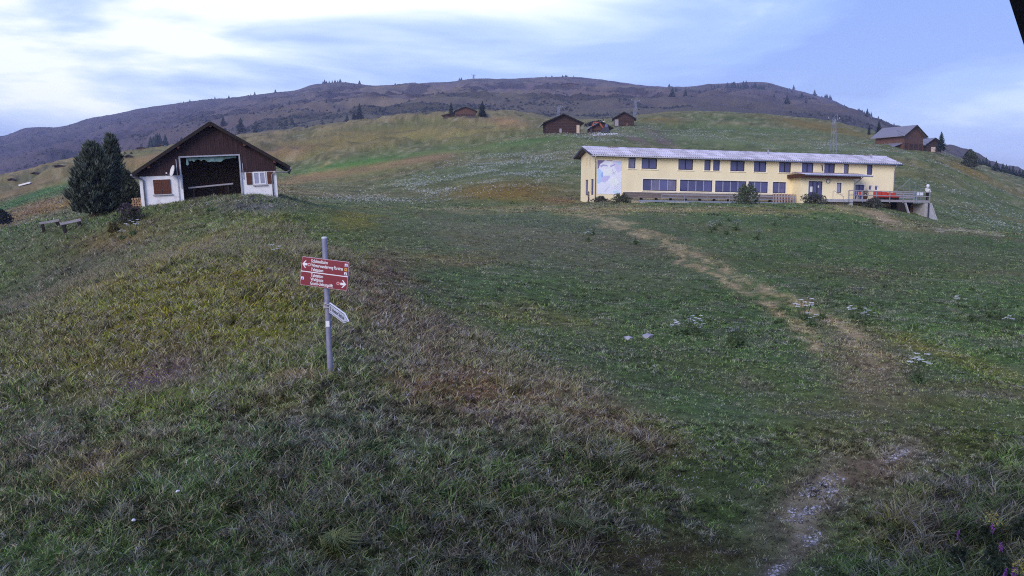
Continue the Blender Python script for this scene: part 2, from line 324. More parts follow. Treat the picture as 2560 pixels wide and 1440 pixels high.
FARP = [
 (1250, 478, 140, 30, 0, (108, 92, 54), .95), (1180, 508, 200, 10, 0, (74, 88, 64), .5), (1400, 500, 60, 10, 0, (112, 86, 68), .6), (1000, 495, 160, 14, 0, (88, 90, 74), .5),
 (880, 420, 140, 18, -8, (72, 116, 62), .95), (1080, 388, 130, 9, -8, (76, 114, 64), .85), (1300, 355, 110, 8, -6, (80, 110, 68), .7), (1250, 420, 200, 40, -10, (92, 104, 86), .6),
 (930, 420, 220, 11, -10, (134, 114, 94), .8), (770, 442, 90, 9, -12, (140, 120, 98), .75), (1090, 392, 60, 8, -8, (122, 100, 92), .5), (820, 405, 40, 3, -30, (150, 140, 112), .7),
 (900, 345, 180, 24, -8, (116, 110, 82), .7), (1100, 330, 170, 18, -4, (114, 110, 82), .7), (1260, 305, 60, 9, 4, (142, 120, 102), .7), (720, 375, 90, 12, -6, (118, 100, 88), .6),
 (60, 500, 130, 11, -20, (64, 100, 64), .9), (150, 478, 60, 9, -20, (66, 98, 62), .7), (130, 520, 90, 9, -15, (120, 100, 66), .8), (40, 540, 110, 16, -22, (122, 102, 84), .7), (60, 470, 110, 12, -22, (108, 98, 82), .7), (350, 400, 90, 8, -14, (126, 110, 92), .6), (350, 385, 110, 8, -14, (100, 106, 80), .6),
 (1650, 345, 40, 12, 30, (98, 84, 90), .85), (1590, 348, 40, 7, 22, (104, 90, 94), .8), (1500, 338, 50, 4, 5, (112, 100, 92), .6),
 (1660, 302, 50, 7, 5, (110, 96, 64), .7), (2050, 318, 130, 8, 10, (112, 98, 62), .75), (2300, 330, 60, 12, 25, (106, 102, 58), .6), (2420, 425, 50, 10, 25, (116, 98, 56), .6), (1900, 330, 250, 18, 4, (86, 104, 74), .5), (2400, 500, 200, 50, 20, (76, 94, 66), .5), (1850, 355, 300, 10, 4, (100, 114, 92), .6), (2100, 370, 120, 8, 6, (106, 118, 98), .5),
]
def cover(X, Y, Z):
    """ground colour (linear), grass height in m, bareness 0..1"""
    u, v = proj(X, Y, Z)
    n1 = fbm(X / 2.2, Y / 2.2, 4, 31) - 0.5; n2 = fbm(X / 2.2 + 40, Y / 2.2, 4, 37) - 0.5
    near = 1 - sstep(Y, 70, 110)
    uj = u + n1 * (60 * near + 36); vj = v + n2 * (30 * near + 8 * (1 - near))
    c = np.empty(X.shape + (3,))
    def L3(rgb): return np.array(lin(rgb))
    def mixin(col, wgt): c[:] = c * (1 - wgt[..., None]) + L3(col) * wgt[..., None]
    c[:] = L3((74, 92, 62))
    big = fbm(X / 9, Y / 9, 4, 41)
    mixin((92, 86, 66), sstep(big, 0.5, 0.72) * 0.6); mixin((66, 84, 56), sstep(1 - big, 0.5, 0.72) * 0.5)
    mixin((98, 98, 94), sstep(fbm(X / 1.1, Y / 1.1, 3, 47), 0.55, 0.75) * 0.35 * near)
    # middle distance hillsides
    m2 = sstep(Y, 85, 130)
    mixin((96, 104, 78), m2 * 0.9)
    lf = sstep(-X / Y, 0.10, 0.30) * m2; mixin((102, 102, 82), lf * 0.85)
    mb = fbm(X / 26, Y / 14, 4, 53); mixin((120, 108, 84), m2 * sstep(mb, 0.52, 0.7) * 0.55); mixin((82, 98, 66), m2 * sstep(1 - mb, 0.52, 0.7) * 0.4)
    bp = 1 - np.abs(2 * fbm(X / 34 + 3, Y / 24, 3, 5) - 1)                    # dry crests lighter, hollows greener and darker, to bring out the bumps
    upz = m2 * sstep(Y, 190, 260)
    mixin((122, 114, 94), upz * sstep(bp, 0.74, 0.9) * 0.8 * (1 - 0.6 * sstep(X / Y, 0.08, 0.16))); mixin((74, 78, 54), upz * sstep(0.62 - bp, 0.0, 0.25) * 0.8)
    sp2 = fbm(X / 1.4, Y / 1.4, 2, 57); mixin((150, 146, 134), m2 * sstep(sp2, 0.62, 0.78) * 0.45 * (1 - sstep(Y, 400, 480))); mixin((52, 58, 44), m2 * sstep(1 - sp2, 0.60, 0.78) * 0.5 * (1 - sstep(Y, 400, 480)))
    for cu, cv, ru, rv, ro, col, wt in PATCH:
        mixin(col, np.clip(ell(uj, vj, cu, cv, ru, rv, ro) * wt * 1.25, 0, wt) * near)
    for cu, cv, ru, rv, ro, col, wt in FARP:
        mixin(col, np.clip(ell(u + n1 * 30, v + n2 * 8, cu, cv, ru, rv, ro) * wt * 1.3, 0, wt) * (1 - sstep(Y, 420, 500)) * sstep(Y, 75, 95))
    # the mountain
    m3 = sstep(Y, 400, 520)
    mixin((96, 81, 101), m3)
    rr_ = 1 - np.abs(2 * fbm(X / 150, Y / 150, 5, 21) - 1); mixin((114, 106, 100), m3 * sstep(rr_, 0.72, 0.92) * 0.6); mixin((54, 56, 74), m3 * sstep(0.6 - rr_, 0.0, 0.3) * 0.6)  # relief brought out in the colour: lighter ridges, darker hollows
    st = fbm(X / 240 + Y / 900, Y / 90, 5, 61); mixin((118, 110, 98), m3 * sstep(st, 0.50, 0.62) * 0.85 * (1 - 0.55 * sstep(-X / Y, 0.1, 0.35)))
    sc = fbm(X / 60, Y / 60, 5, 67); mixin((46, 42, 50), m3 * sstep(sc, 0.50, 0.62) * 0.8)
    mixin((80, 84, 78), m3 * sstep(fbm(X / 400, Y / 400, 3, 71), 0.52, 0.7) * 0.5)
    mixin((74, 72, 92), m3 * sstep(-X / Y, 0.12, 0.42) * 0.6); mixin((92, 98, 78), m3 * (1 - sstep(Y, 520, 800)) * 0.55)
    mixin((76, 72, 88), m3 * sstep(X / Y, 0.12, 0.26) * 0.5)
    # vehicle tracks, worn to dry straw
    tr = np.exp(-(np.minimum(pdist(uj, vj, RUT1), pdist(uj, vj, RUT2)) / (5.5 + 0.036 * np.clip(v - 520, 0, 400))) ** 2) * near
    mixin((148, 136, 116), tr * 0.9 * sstep(fbm(X / 0.7, Y / 0.7, 3, 6), 0.25, 0.6))
    grav = np.clip(ell(uj, vj, 2060, 1240, 120, 48, -35) + ell(uj, vj, 2040, 1340, 44, 40, -40) + ell(uj, vj, 1945, 1425, 55, 20, -30) + 0.7 * ell(uj, vj, 2240, 1130, 80, 22, -25), 0, 1) * near
    path = np.clip(ell(u, v, 2200, 540, 60, 10, 22) + ell(u, v, 2110, 520, 50, 6, 12) + ell(u, v, 2420, 578, 90, 3, 4), 0, 1)
    bare = np.clip(np.maximum.reduce([tr * 0.25, sstep(grav, 0.35, 0.8) * 0.75, path * 0.9 * sstep(Y, 60, 75)]), 0, 1)
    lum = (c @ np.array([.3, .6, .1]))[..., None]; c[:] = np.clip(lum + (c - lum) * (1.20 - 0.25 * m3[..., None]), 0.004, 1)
    c *= np.array([1.15, 1.04, 0.79])           # the light is bluish
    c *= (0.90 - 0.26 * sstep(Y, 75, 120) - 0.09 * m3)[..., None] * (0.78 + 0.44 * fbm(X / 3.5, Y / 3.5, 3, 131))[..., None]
    # grass height: uncut on the bank to the left and in front, mown on the meadow to the right
    edge = np.interp(vj, [480, 560, 640, 700, 800, 850, 950, 1110, 1300, 1440], [735, 780, 890, 960, 1110, 1250, 1490, 1680, 1560, 1500])
    tall = sstep(edge - uj, -30, 60)
    corner = sstep(uj - np.interp(vj, [1100, 1200, 1300, 1440], [2560, 2330, 2180, 2060]), 0, 90) * (vj > 1090)
    hgt = 0.055 + 0.085 * tall + 0.03 * sstep(vj, 1050, 1250) + 0.14 * corner
    hgt = np.maximum(hgt * (0.6 + 1.9 * fbm(X / 0.8, Y / 0.8, 3, 83) ** 2), 0.055 - 0.02 * sstep(Y, 20, 35))
    return c, hgt, bare, tall, u, v
# ------------------------------------------------------------------ ground mesh
KG = 0.80                                     # display colour -> albedo of bare ground cover
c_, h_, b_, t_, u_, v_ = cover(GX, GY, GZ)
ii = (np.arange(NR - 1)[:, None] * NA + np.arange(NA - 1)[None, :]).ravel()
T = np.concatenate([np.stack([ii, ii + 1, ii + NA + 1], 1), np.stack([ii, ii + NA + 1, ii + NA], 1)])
under = 1.4 * (1 - 0.35 * (1 - sstep(GY, 50, 110)) * (1 - b_))[..., None]        # near ground darkened where grass covers it
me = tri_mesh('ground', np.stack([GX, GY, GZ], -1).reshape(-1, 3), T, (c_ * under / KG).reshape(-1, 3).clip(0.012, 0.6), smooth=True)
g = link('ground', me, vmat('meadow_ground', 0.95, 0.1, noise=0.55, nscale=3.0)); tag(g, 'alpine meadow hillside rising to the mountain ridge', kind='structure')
m_soil = mat('bare_soil', (0.09, 0.08, 0.065), 0.95, 0.4, 1.2, 0.3)
yard = MB().box(-120, 120, -90, 12, -6.2, -5.05).build('yard_ground', m_soil); tag(yard, 'flat yard around the house behind the viewpoint', kind='structure')

# ------------------------------------------------------------------ grass
m_grass = vmat('grass_blades', 0.75, 0.25, trans=0.35)
GB = 1.62
def grass(name, Y0, Y1, n, wid, hmul, parts, label, dry=0.18, seed=1):
    g = np.random.default_rng(seed)
    Y = np.sqrt(g.random(n) * (Y1 ** 2 - Y0 ** 2) + Y0 ** 2) if parts else np.exp(g.random(n) * math.log(Y1 / Y0)) * Y0
    a = (g.random(n) * 2 - 1) * 0.64; X = a * Y
    Z = ground(X, Y); c, hg, bare, tall, u, v = cover(X, Y, Z)
    cl = fbm(X / 0.5, Y / 0.5, 2, 91)                                      # tufts
    ws = 0.10 if Y1 < 40 else (0.22 if Y1 < 80 else 0.7)
    hn = fbm(X / (ws * 2.6) + 71, Y / (ws * 2.6), 3, 95)
    tn = fbm(X / ws, Y / ws, 3, 93)
    keep = (g.random(n) > bare * 0.97) & (g.random(n) < 0.45 + 1.1 * (cl - 0.2))
    X, Y, Z, c, hg, tall, cl = X[keep], Y[keep], Z[keep], c[keep], hg[keep], tall[keep], cl[keep]; n = len(X); tn = tn[keep]; hn = hn[keep]
    h = hg * hmul * (0.45 + 0.9 * g.random(n)); w_ = wid * (0.6 + 0.8 * g.random(n)) * (0.7 + 0.5 * np.sqrt(h / 0.2))
    if parts: q_ = np.clip(Y / 19, 0.5, 1.25); w_ = w_ * q_; h = h * (0.45 + 0.55 * q_)
    az = g.random(n) * 6.283; la = g.random(n) * 6.283; lean = (0.25 + 0.75 * g.random(n)) * h * 1.6
    lx, ly = np.cos(la) * lean + 0.15 * h, np.sin(la) * lean - 0.05 * h
    dx, dy = np.cos(az) * w_ / 2, np.sin(az) * w_ / 2
    br = (0.45 + 1.1 * g.random(n)) * (0.22 + 1.5 * sstep(tn, 0.27, 0.73)) * GB * (1.16 if parts else 1.0)
    cc = c / KG * 1.18 * br[:, None]
    k = sstep(hn, 0.54, 0.68)[:, None] * 0.45; cc = cc * (1 - k) + np.array(lin((138, 126, 132))) * k * br[:, None] / GB * 1.2
    k = sstep(1 - hn, 0.54, 0.68)[:, None] * 0.45; cc = cc * (1 - k) + np.array(lin((72, 104, 52))) * k * br[:, None]
    d = g.random(n); straw = np.array(lin((158, 140, 112))); green = np.array(lin((64, 92, 44))); viol = np.array(lin((104, 88, 104)))
    k = (d < dry * (0.5 + tall))[:, None] * 0.6; cc = cc * (1 - k) + straw * k * br[:, None]
    k = ((d > 0.72))[:, None] * 0.35; cc = cc * (1 - k) + green * k * br[:, None]
    k = ((d > 0.5) & (d < 0.6))[:, None] * 0.4; cc = cc * (1 - k) + viol * k * br[:, None]
    k = (g.random(n) < (0.03 + 0.07 * (tn > .52)) * (1.0 if Y1 < 40 else 1.5))[:, None] * 0.75; cc = cc * (1 - k) + np.array([.38, .34, .30]) * k
    cc = cc.clip(0.008, 0.6)
    Z = Z - 0.015
    bl = g.random(n) < 0.36; w_ = w_ * np.where(bl, 2.4, 1.0); h = h * np.where(bl, 0.55, 1.0); dx, dy = np.cos(az) * w_ / 2, np.sin(az) * w_ / 2   # broad herb leaves among the blades
    if parts:
        V = np.stack([np.stack([X - dx, Y - dy, Z], 1), np.stack([X + dx, Y + dy, Z], 1),
                      np.stack([X + lx * .35 - dx * .8, Y + ly * .35 - dy * .8, Z + h * .6], 1), np.stack([X + lx * .35 + dx * .8, Y + ly * .35 + dy * .8, Z + h * .6], 1),
                      np.stack([X + lx, Y + ly, Z + h], 1)], 1)
        b = np.arange(n)[:, None] * 5
        T = np.concatenate([b + [0, 1, 3], b + [0, 3, 2], b + [2, 3, 4]]); rep = 5
    else:
        V = np.stack([np.stack([X - dx, Y - dy, Z], 1), np.stack([X + dx, Y + dy, Z], 1), np.stack([X + lx, Y + ly, Z + h], 1)], 1)
        T = np.arange(n)[:, None] * 3 + [0, 1, 2]; rep = 3
    me = tri_mesh(name, V.reshape(-1, 3), T, np.repeat(cc, rep, 0))
    o = link(name, me, m_grass); tag(o, label, kind='stuff'); return o
grass('grass', 9.0, 30, 340000, 0.0145, 0.85, True, 'rough uncut grass and herbs around the signpost', seed=1)
grass('grass', 8.8, 16.5, 190000, 0.017, 0.9, True, 'dense low turf nearest to the viewpoint', seed=6)
grass('grass', 30, 72, 430000, 0.032, 1.1, False, 'mown meadow grass below the buildings', seed=2)
grass('grass', 72, 200, 230000, 0.085, 1.5, False, 'flowering meadow grass on the hillside behind the buildings', seed=3)
# pale seed stalks in the uncut grass
def stalks(n, seed):
    g = np.random.default_rng(seed)
    Y = np.sqrt(g.random(n) * (48 ** 2 - 9 ** 2) + 81); X = (g.random(n) * 2 - 1) * 0.62 * Y; Z = ground(X, Y)
    c, hg, bare, tall, u, v = cover(X, Y, Z); br = fbm(X / 1.6, Y / 1.6, 3, 97)
    keep = (g.random(n) < (tall + 0.8 * (hg > 0.25)) * sstep(br, 0.38, 0.6)) & (bare < 0.2)
    X, Y, Z, hg = X[keep], Y[keep], Z[keep], hg[keep]; n = len(X)
    h = hg * (1.1 + 0.8 * g.random(n)); la = g.random(n) * 6.283; l = h * (0.1 + 0.45 * g.random(n)); w_ = 0.0045 + 0.0002 * Y
    lx, ly = np.cos(la) * l + 0.2 * h, np.sin(la) * l; z0 = np.zeros(n)
    V = np.stack([np.stack([X - w_ / 2, Y, Z], 1), np.stack([X + w_ / 2, Y, Z], 1), np.stack([X + lx * .7, Y + ly * .7, Z + h * .8], 1),
                  np.stack([X + lx * .7 - w_ * 1.4, Y + ly * .7, Z + h * .8], 1), np.stack([X + lx * .8 + w_ * 1.4, Y + ly * .8, Z + h * .86], 1), np.stack([X + lx * 1.25, Y + ly * 1.25, Z + h], 1)], 1)
    b = np.arange(n)[:, None] * 6
    col = np.array(lin((150, 138, 118))) * (0.5 + 0.8 * g.random(n))[:, None]
    me = tri_mesh('seed_stalks', V.reshape(-1, 3), np.concatenate([b + [0, 1, 2], b + [3, 4, 5]]), np.repeat(col, 6, 0))
    tag(link('seed_stalks', me, m_grass), 'pale dry seed stalks standing above the uncut grass', kind='stuff')
stalks(52000, 4)
# small flowers: triangles of petals on the meadow, white and purple
def petals(name, n, Y0, Y1, size, hz, colr, wfun, label, seed):
    g = np.random.default_rng(seed)
    Y = np.exp(g.random(n) * math.log(Y1 / Y0)) * Y0; X = (g.random(n) * 2 - 1) * 0.62 * Y; Z = ground(X, Y); u, v = proj(X, Y, Z)
    k = g.random(n) < wfun(u, v, X, Y); X, Y, Z = X[k], Y[k], Z[k]; n = len(X)
    Z = Z + hz * (0.6 + 0.7 * g.random(n)); s = size * (0.5 + g.random(n)) * np.maximum(1, Y / 60) ** 0.5; az = g.random(n) * 6.28
    V = np.stack([np.stack([X + np.cos(az + i * 1.571) * s, Y + np.sin(az + i * 1.571) * s, Z + (0.55 * s * (1 if i % 2 else -0.6))], 1) for i in range(4)], 1)
    b = np.arange(n)[:, None] * 4; col = np.array(colr) * (0.55 + 0.55 * g.random(n))[:, None]
    me = tri_mesh(name, V.reshape(-1, 3), np.concatenate([b + [0, 1, 2], b + [0, 2, 3]]), np.repeat(col, 4, 0))
    tag(link(name, me, m_grass), label, kind='stuff')
def wfar(u, v, X, Y):
    base = (ell(u, v, 1150, 450, 260, 36, -12) + ell(u, v, 1330, 400, 130, 45, -10) + 0.25 * ell(u, v, 950, 480, 170, 16, -8) + 0.5 * ell(u, v, 1850, 345, 330, 16, 5) + 0.4 * ell(u, v, 2150, 375, 220, 16, 10) + 0.35 * ell(u, v, 2420, 490, 170, 60, 25) + 0.7 * ell(u, v, 1500, 345, 130, 14, 0))
    return np.clip(base, 0, 1) * sstep(fbm(X / 5, Y / 4, 3, 101), 0.40, 0.62) * sstep(Y, 92, 125)
petals('white_meadow_flowers', 260000, 88, 330, 0.062, 0.30, (0.95, 0.93, 0.74), wfar, 'white umbel flowers dotted over the hillside meadow', 11)
petals('white_meadow_flowers', 60000, 13, 88, 0.016, 0.09, (0.55, 0.56, 0.54), lambda u, v, X, Y: (0.10 * sstep(fbm(X / 2.5, Y / 2.5, 3, 103), 0.5, 0.72) + 0.5 * ell(u, v, 1330, 890, 70, 30, 10) + 0.25 * ell(u, v, 2470, 700, 90, 50, 25)) , 'tiny white flowers in the mown meadow', 12)
petals('purple_thyme_flowers', 60000, 13, 30, 0.016, 0.13, (0.24, 0.11, 0.30), lambda u, v, X, Y: (1.0 * ell(u, v, 400, 935, 120, 30, -12) + 0.6 * ell(u, v, 350, 975, 70, 20, 0) + 0.15 * ell(u, v, 330, 760, 220, 60, 0)) * sstep(fbm(X / 0.7, Y / 0.7, 2, 105), 0.45, 0.6), 'purple wild thyme in the uncut grass', 13)
petals('blue_grey_herb_flowers', 30000, 48, 76, 0.035, 0.30, (0.22, 0.22, 0.33), lambda u, v, X, Y: 0.8 * ell(u, v, 640, 510, 80, 16, 0) * sstep(fbm(X / 1.0, Y / 1.0, 2, 107), 0.45, 0.6), 'grey blue flowering herbs on the bank below the barn', 14)

# ------------------------------------------------------------------ stones
def rock_mesh(name, seed, flat=0.6):
    g = random.Random(seed); import bmesh
    bm = bmesh.new(); bmesh.ops.create_icosphere(bm, subdivisions=1, radius=1.0)
    for q in bm.verts:
        q.co *= 0.75 + 0.45 * g.random(); q.co.z *= flat
    me = bpy.data.meshes.new(name); bm.to_mesh(me); bm.free(); return me
m_stone = mat('pale_stone', (0.34, 0.33, 0.37), 0.9, 0.35, 9, 0.4, rnd=0.25)
def gravel(n, seed):
    g = np.random.default_rng(seed)
    Y = np.sqrt(g.random(n) * (18 ** 2 - 100) + 100); X = (0.1 + g.random(n) * 0.5) * Y; Z = ground(X, Y); c, hg, bare, tall, u, v = cover(X, Y, Z)
    k = g.random(n) < sstep(bare, 0.3, 0.85) * sstep(fbm(X / 0.45, Y / 0.45, 3, 111), 0.36, 0.62); X, Y, Z = X[k], Y[k], Z[k]; n = len(X)
    s = 0.006 + 0.026 * g.random(n) ** 3
    o = np.array([[1, 0, 0], [0, 1, 0], [-1, 0, 0], [0, -1, 0], [0, 0, .7]], float)
    V = np.stack([X, Y, Z + s * 0.1], 1)[:, None, :] + o[None] * (s[:, None, None] * (0.6 + 0.8 * g.random((n, 5, 1))))
    b = np.arange(n)[:, None] * 5; T = np.concatenate([b + [0, 1, 4], b + [1, 2, 4], b + [2, 3, 4], b + [3, 0, 4]])
    col = np.array([0.50, 0.46, 0.44]) * (0.25 + 1.1 * g.random(n) ** 1.5)[:, None]
    me = tri_mesh('gravel', V.reshape(-1, 3), T, np.repeat(col, 5, 0)); tag(link('gravel', me, vmat('gravel_stone', 0.95, 0.1)), 'loose pale gravel on the worn path at the lower right', kind='stuff')
gravel(110000, 5)
for (u, v, Y, s, lab) in [(1618, 826, 26.8, .22, 'pale flat rock half buried in the mown meadow, larger of two'), (1571, 828, 26.5, .15, 'small pale rock in the mown meadow left of the larger rock'), (1152, 915, 22.0, .12, 'lilac grey stone in the brown bank right of the signpost')]:
    q = gpt(u, Y); o = link('rock', rock_mesh('rock', int(u), 0.5), m_stone, loc=(q.x, q.y, q.z + 0.02), scale=s); tag(o, lab, 'rock')

# ------------------------------------------------------------------ trees and bushes
m_needle = vmat('conifer_needles', 0.85, 0.15)
m_bark = mat('bark', (0.07, 0.055, 0.045), 0.95, 0.4, 9, 0.5)
def conifer_arrays(seed, h, r, layers, seg, base=0.04, droop=0.5, col=(0.022, 0.036, 0.034)):
    g = np.random.default_rng(seed); V, T, C = [], [], []
    for L_ in range(layers):
        f = L_ / layers; z = h * (base + (1 - base) * f); rad = r * 1.25 * (1 - f) ** 0.85 * (0.82 + 0.36 * g.random()) + 0.02 * h
        dz = h / layers * 1.9; b = len(V)
        V.append([0.03 * r * g.normal(), 0.03 * r * g.normal(), z + dz]); C.append(np.array(col) * 1.5)
        off = g.random() * 6.28
        for k in range(seg * 2):
            a = off + math.pi * k / seg + 0.12 * g.normal(); q = rad * ((0.75 + 0.5 * g.random()) if k % 2 == 0 else 0.62)
            V.append([math.cos(a) * q, math.sin(a) * q, z + (-droop * dz * 0.35 * g.random() if k % 2 == 0 else dz * 0.35)]); C.append(np.array(col) * (0.5 + 1.1 * g.random()))
        for k in range(seg * 2): T.append([b, b + 1 + k, b + 1 + (k + 1) % (seg * 2)])
    return np.array(V), np.array(T), np.array(C)
def conifer_mesh(name, seed, h, r, layers, seg, **k):
    V, T, C = conifer_arrays(seed, h, r, layers, seg, **k); return tri_mesh(name, V, T, C)
def tree(name, label, u, Y, hpx, wpx, v=None, layers=13, seg=9, seed=0, group=None, v_base=None, col=(0.022, 0.036, 0.034), dz=0.0):
    q = gpt(u, Y) if v is None else hit(u, v, Y[0], Y[1])
    s = q.y / F; h = hpx * s; r = wpx * s / 2
    e = empty(name, (q.x, q.y, q.z + dz)); tag(e, label, 'tree', group)
    MB().tube([(0, 0, -0.4), (0, 0, h * .5), (0, 0, h * .9)], [h * .022, h * .014, h * .004], 6).build('trunk', m_bark, e)
    link('crown', conifer_mesh('crown', seed, h, r, layers, seg, col=col), m_needle, e)
    return e
# tufted arolla pine: short upward tufts of needles spread over boughs through the whole crown
def pine(name, label, u, Y, hpx, wpx, seed, ntuft, lean=0.0, flat=0.75, wbase=None, col=(0.080, 0.098, 0.074)):
    g = np.random.default_rng(seed); q = gpt(u, Y); s = Y / F; h = hpx * s; r = wpx * s / 2
    e = empty(name, (q.x, q.y, q.z)); tag(e, label, 'tree')
    mb = MB().tube([(0, 0, -0.5), (0, 0, h * .5), (lean * h * .5, 0, h * .9)], [h * .03, h * .02, h * .005], 8)
    mb.build('trunk', m_bark, e)
    lb = MB()
    for k in range(60):
        f = g.random(); z = h * (0.05 + 0.85 * f); a = g.random() * 6.28; rr = r * (1 - max(0, f - .25) / .75) ** 0.6 * 0.8
        lb.tube([(0, 0, z), (math.cos(a) * rr * .6, math.sin(a) * rr * .6, z + .02 * h), (math.cos(a) * rr, math.sin(a) * rr, z + .07 * h)], [h * .008, h * .005, h * .002], 4)
    lb.build('limbs', m_bark, e, kind='stuff')
    n = ntuft; f = g.random(n) ** 0.9; prof = np.where(f < .22, 0.80 + 0.2 * f / .22, (1 - (f - .22) / .78) ** 0.62)
    a = g.random(n) * 6.283; lob = 0.80 + 0.30 * fbm(np.cos(a) * 2.2 + 9 + seed, np.sin(a) * 2.2 + f * 5, 3, seed)
    lob = lob * (0.66 + 0.68 * vnoise(a * 2.6 + seed, f * 7, seed + 3))
    rad = r * prof * lob * (1 - 0.55 * g.random(n) ** 2.2)
    x = np.cos(a) * rad + lean * h * f * .5; y = np.sin(a) * rad; z = h * (0.02 + 0.94 * f) + 0.05 * h * g.random(n)
    L_ = h * (0.04 + 0.075 * g.random(n) ** 2); W = L_ * 0.42
    V, T, C = [], [], []
    up = np.stack([np.cos(a) * .45 + .2 * g.normal(size=n), np.sin(a) * .45 + .2 * g.normal(size=n), np.ones(n)], 1); up /= np.linalg.norm(up, axis=1)[:, None]
    c0 = np.stack([x, y, z], 1); tone = (0.25 + 1.7 * g.random(n) ** 2)
    for k in range(4):
        an = k * 1.571 + g.random(n); sd = np.stack([np.cos(an), np.sin(an), 0 * an], 1)
        V += [c0 + sd * W[:, None] * .5 + up * (L_ * .15)[:, None], c0 - sd * W[:, None] * .15 + up * (L_ * .1)[:, None], c0 + up * L_[:, None] * (0.75 + 0.4 * g.random(n))[:, None] + sd * W[:, None] * .55]
        C += [np.array(col) * (tone * .7)[:, None], np.array(col) * (tone * .6)[:, None], np.array(col) * (tone * 1.5)[:, None]]
    V = np.stack(V, 1).reshape(-1, 3); C = np.stack(C, 1).reshape(-1, 3); T = np.arange(len(V)).reshape(-1, 3)
    link('crown', tri_mesh('crown', V, T, C), m_needle, e); return e
pine('arolla_pine', 'broad dark arolla pine left of the barn, the biggest tree', 236, 59.5, 176, 122, 3, 4600)
pine('arolla_pine', 'narrower taller pine rising behind the broad pine', 281, 63, 182, 70, 5, 3400, lean=0.02)
pine('arolla_pine', 'low bushy dark pine squeezed between the broad pine and the barn', 318, 60.5, 94, 80, 8, 3400)
m_leaf = vmat('broad_leaves', 0.8, 0.25, trans=0.25)
def leafy(n, rx, ry, h, leaf, col, seed, fill=0.7, tipcol=None, ptip=0.0):
    g = np.random.default_rng(seed); a = g.random(n) * 6.283; f = g.random(n)
    prof = np.sqrt(np.clip(1 - (f * 1.02 - .12) ** 2, 0.02, 1)) * (0.45 + 0.85 * vnoise(a * 2.2 + seed, f * 5, seed)); rad = prof * (1 - fill * g.random(n) ** 2)
    c0 = np.stack([np.cos(a) * rad * rx, np.sin(a) * rad * ry, f * h * (0.75 + 0.4 * vnoise(a * 1.3, f * 2 + 5, seed + 1))], 1)
    d1 = g.normal(size=(n, 3)); d1 /= np.linalg.norm(d1, axis=1)[:, None]; d2 = np.cross(d1, g.normal(size=(n, 3))); d2 /= np.linalg.norm(d2, axis=1)[:, None] + 1e-6
    L_ = leaf * (0.6 + 0.8 * g.random(n))[:, None]
    V = np.stack([c0 - d1 * L_, c0 + d2 * L_ * .35, c0 + d1 * L_, c0 - d2 * L_ * .35], 1).reshape(-1, 3); b = np.arange(n)[:, None] * 4
    cc = np.array(col) * (0.45 + 1.1 * g.random(n))[:, None]
    if tipcol is not None:
        k = (g.random(n) < ptip) & (f > .45); cc[k] = np.array(tipcol) * (0.5 + 0.7 * g.random(k.sum()))[:, None]
    return V, np.concatenate([b + [0, 1, 2], b + [0, 2, 3]]), np.repeat(cc, 4, 0)
def bush(name, label, cat, u, Y, wpx, hpx, n, leaf, col, seed, tipcol=None, ptip=0, depth=0.7, dz=0.0, stems=9):
    q = gpt(u, Y); s = Y / F; rx, h = wpx * s / 2, hpx * s
    e = empty(name, (q.x, q.y, q.z + dz)); tag(e, label, cat)
    V, T, C = leafy(n, rx, rx * depth, h, leaf, col, seed, tipcol=tipcol, ptip=ptip)
    link('foliage', tri_mesh('foliage', V, T, C), m_leaf, e)
    g = random.Random(seed); mb = MB()
    for k in range(stems):
        a = g.random() * 6.28; r_ = rx * .7 * g.random(); mb.tube([(0, 0, -.1), (math.cos(a) * r_ * .4, math.sin(a) * r_ * .4 * depth, h * .4), (math.cos(a) * r_, math.sin(a) * r_ * depth, h * .8)], [.02 * h, .013 * h, .005 * h], 4)
    mb.build('stems', m_bark, e, kind='stuff'); return e
# ------------------------------------------------------------------ building helpers
def frame_at(o, ex, roll=0.0):
    ex = Vector(ex).normalized(); ey = Vector((-ex.y, ex.x, 0)); ez = Vector((0, 0, 1))
    M = Matrix.Identity(4)
    for i, q in enumerate((ex, ey, ez)):
        for r_ in range(3): M[r_][i] = q[r_]
    M.translation = Vector(o)
    return M @ Matrix.Rotation(roll, 4, 'Y')
def fac(M, u, v, y0=0.0):
    Mi = M.inverted(); o = Mi @ Vector((0, 0, 0)); d = Mi.to_3x3() @ ray(u, v); t = (y0 - o.y) / d.y; q = o + d * t
    return q.x, q.z
m_white = mat('white_render', (0.74, 0.73, 0.76), 0.9, 0.10, 2.5, 0.15, second=(0.50, 0.49, 0.50), second_lo=0.58, second_hi=0.85)
m_brown = mat('brown_stained_boards', (0.036, 0.018, 0.021), 0.8, 0.45, 3.0, 0.3, stretch=(3.5, 3.5, 0.35), second=(0.075, 0.05, 0.052), second_lo=0.58, second_hi=0.8)
m_brown2 = mat('brown_shutter', (0.10, 0.036, 0.022), 0.7, 0.3, 5, 0.2, stretch=(5, 5, .6))
m_dark = mat('dark_timber', (0.022, 0.017, 0.016), 0.9, 0.4, 4, 0.3, stretch=(1, 1, 3))
m_darkroof = mat('dark_roof_sheet', (0.045, 0.040, 0.045), 0.75, 0.35, 3, 0.2)
m_metal = mat('galvanised_metal', (0.36, 0.37, 0.42), 0.45, 0.18, 7, 0.05, metal=0.55, second=(0.22, 0.21, 0.22), second_lo=0.55, second_hi=0.8)
m_gut = mat('gutter_metal', (0.22, 0.22, 0.25), 0.5, 0.2, 5, metal=0.4)
m_wfr = mat('white_window_frame', (0.72, 0.72, 0.74), 0.6, 0.06, 6)
m_glass = mat('window_glass', (0.085, 0.085, 0.20), 0.06, 0.25, 0.9, spec=0.6, rnd=0.25)
m_curt = mat('curtained_glass', (0.27, 0.28, 0.38), 0.12, 0.15, 3, spec=0.6)
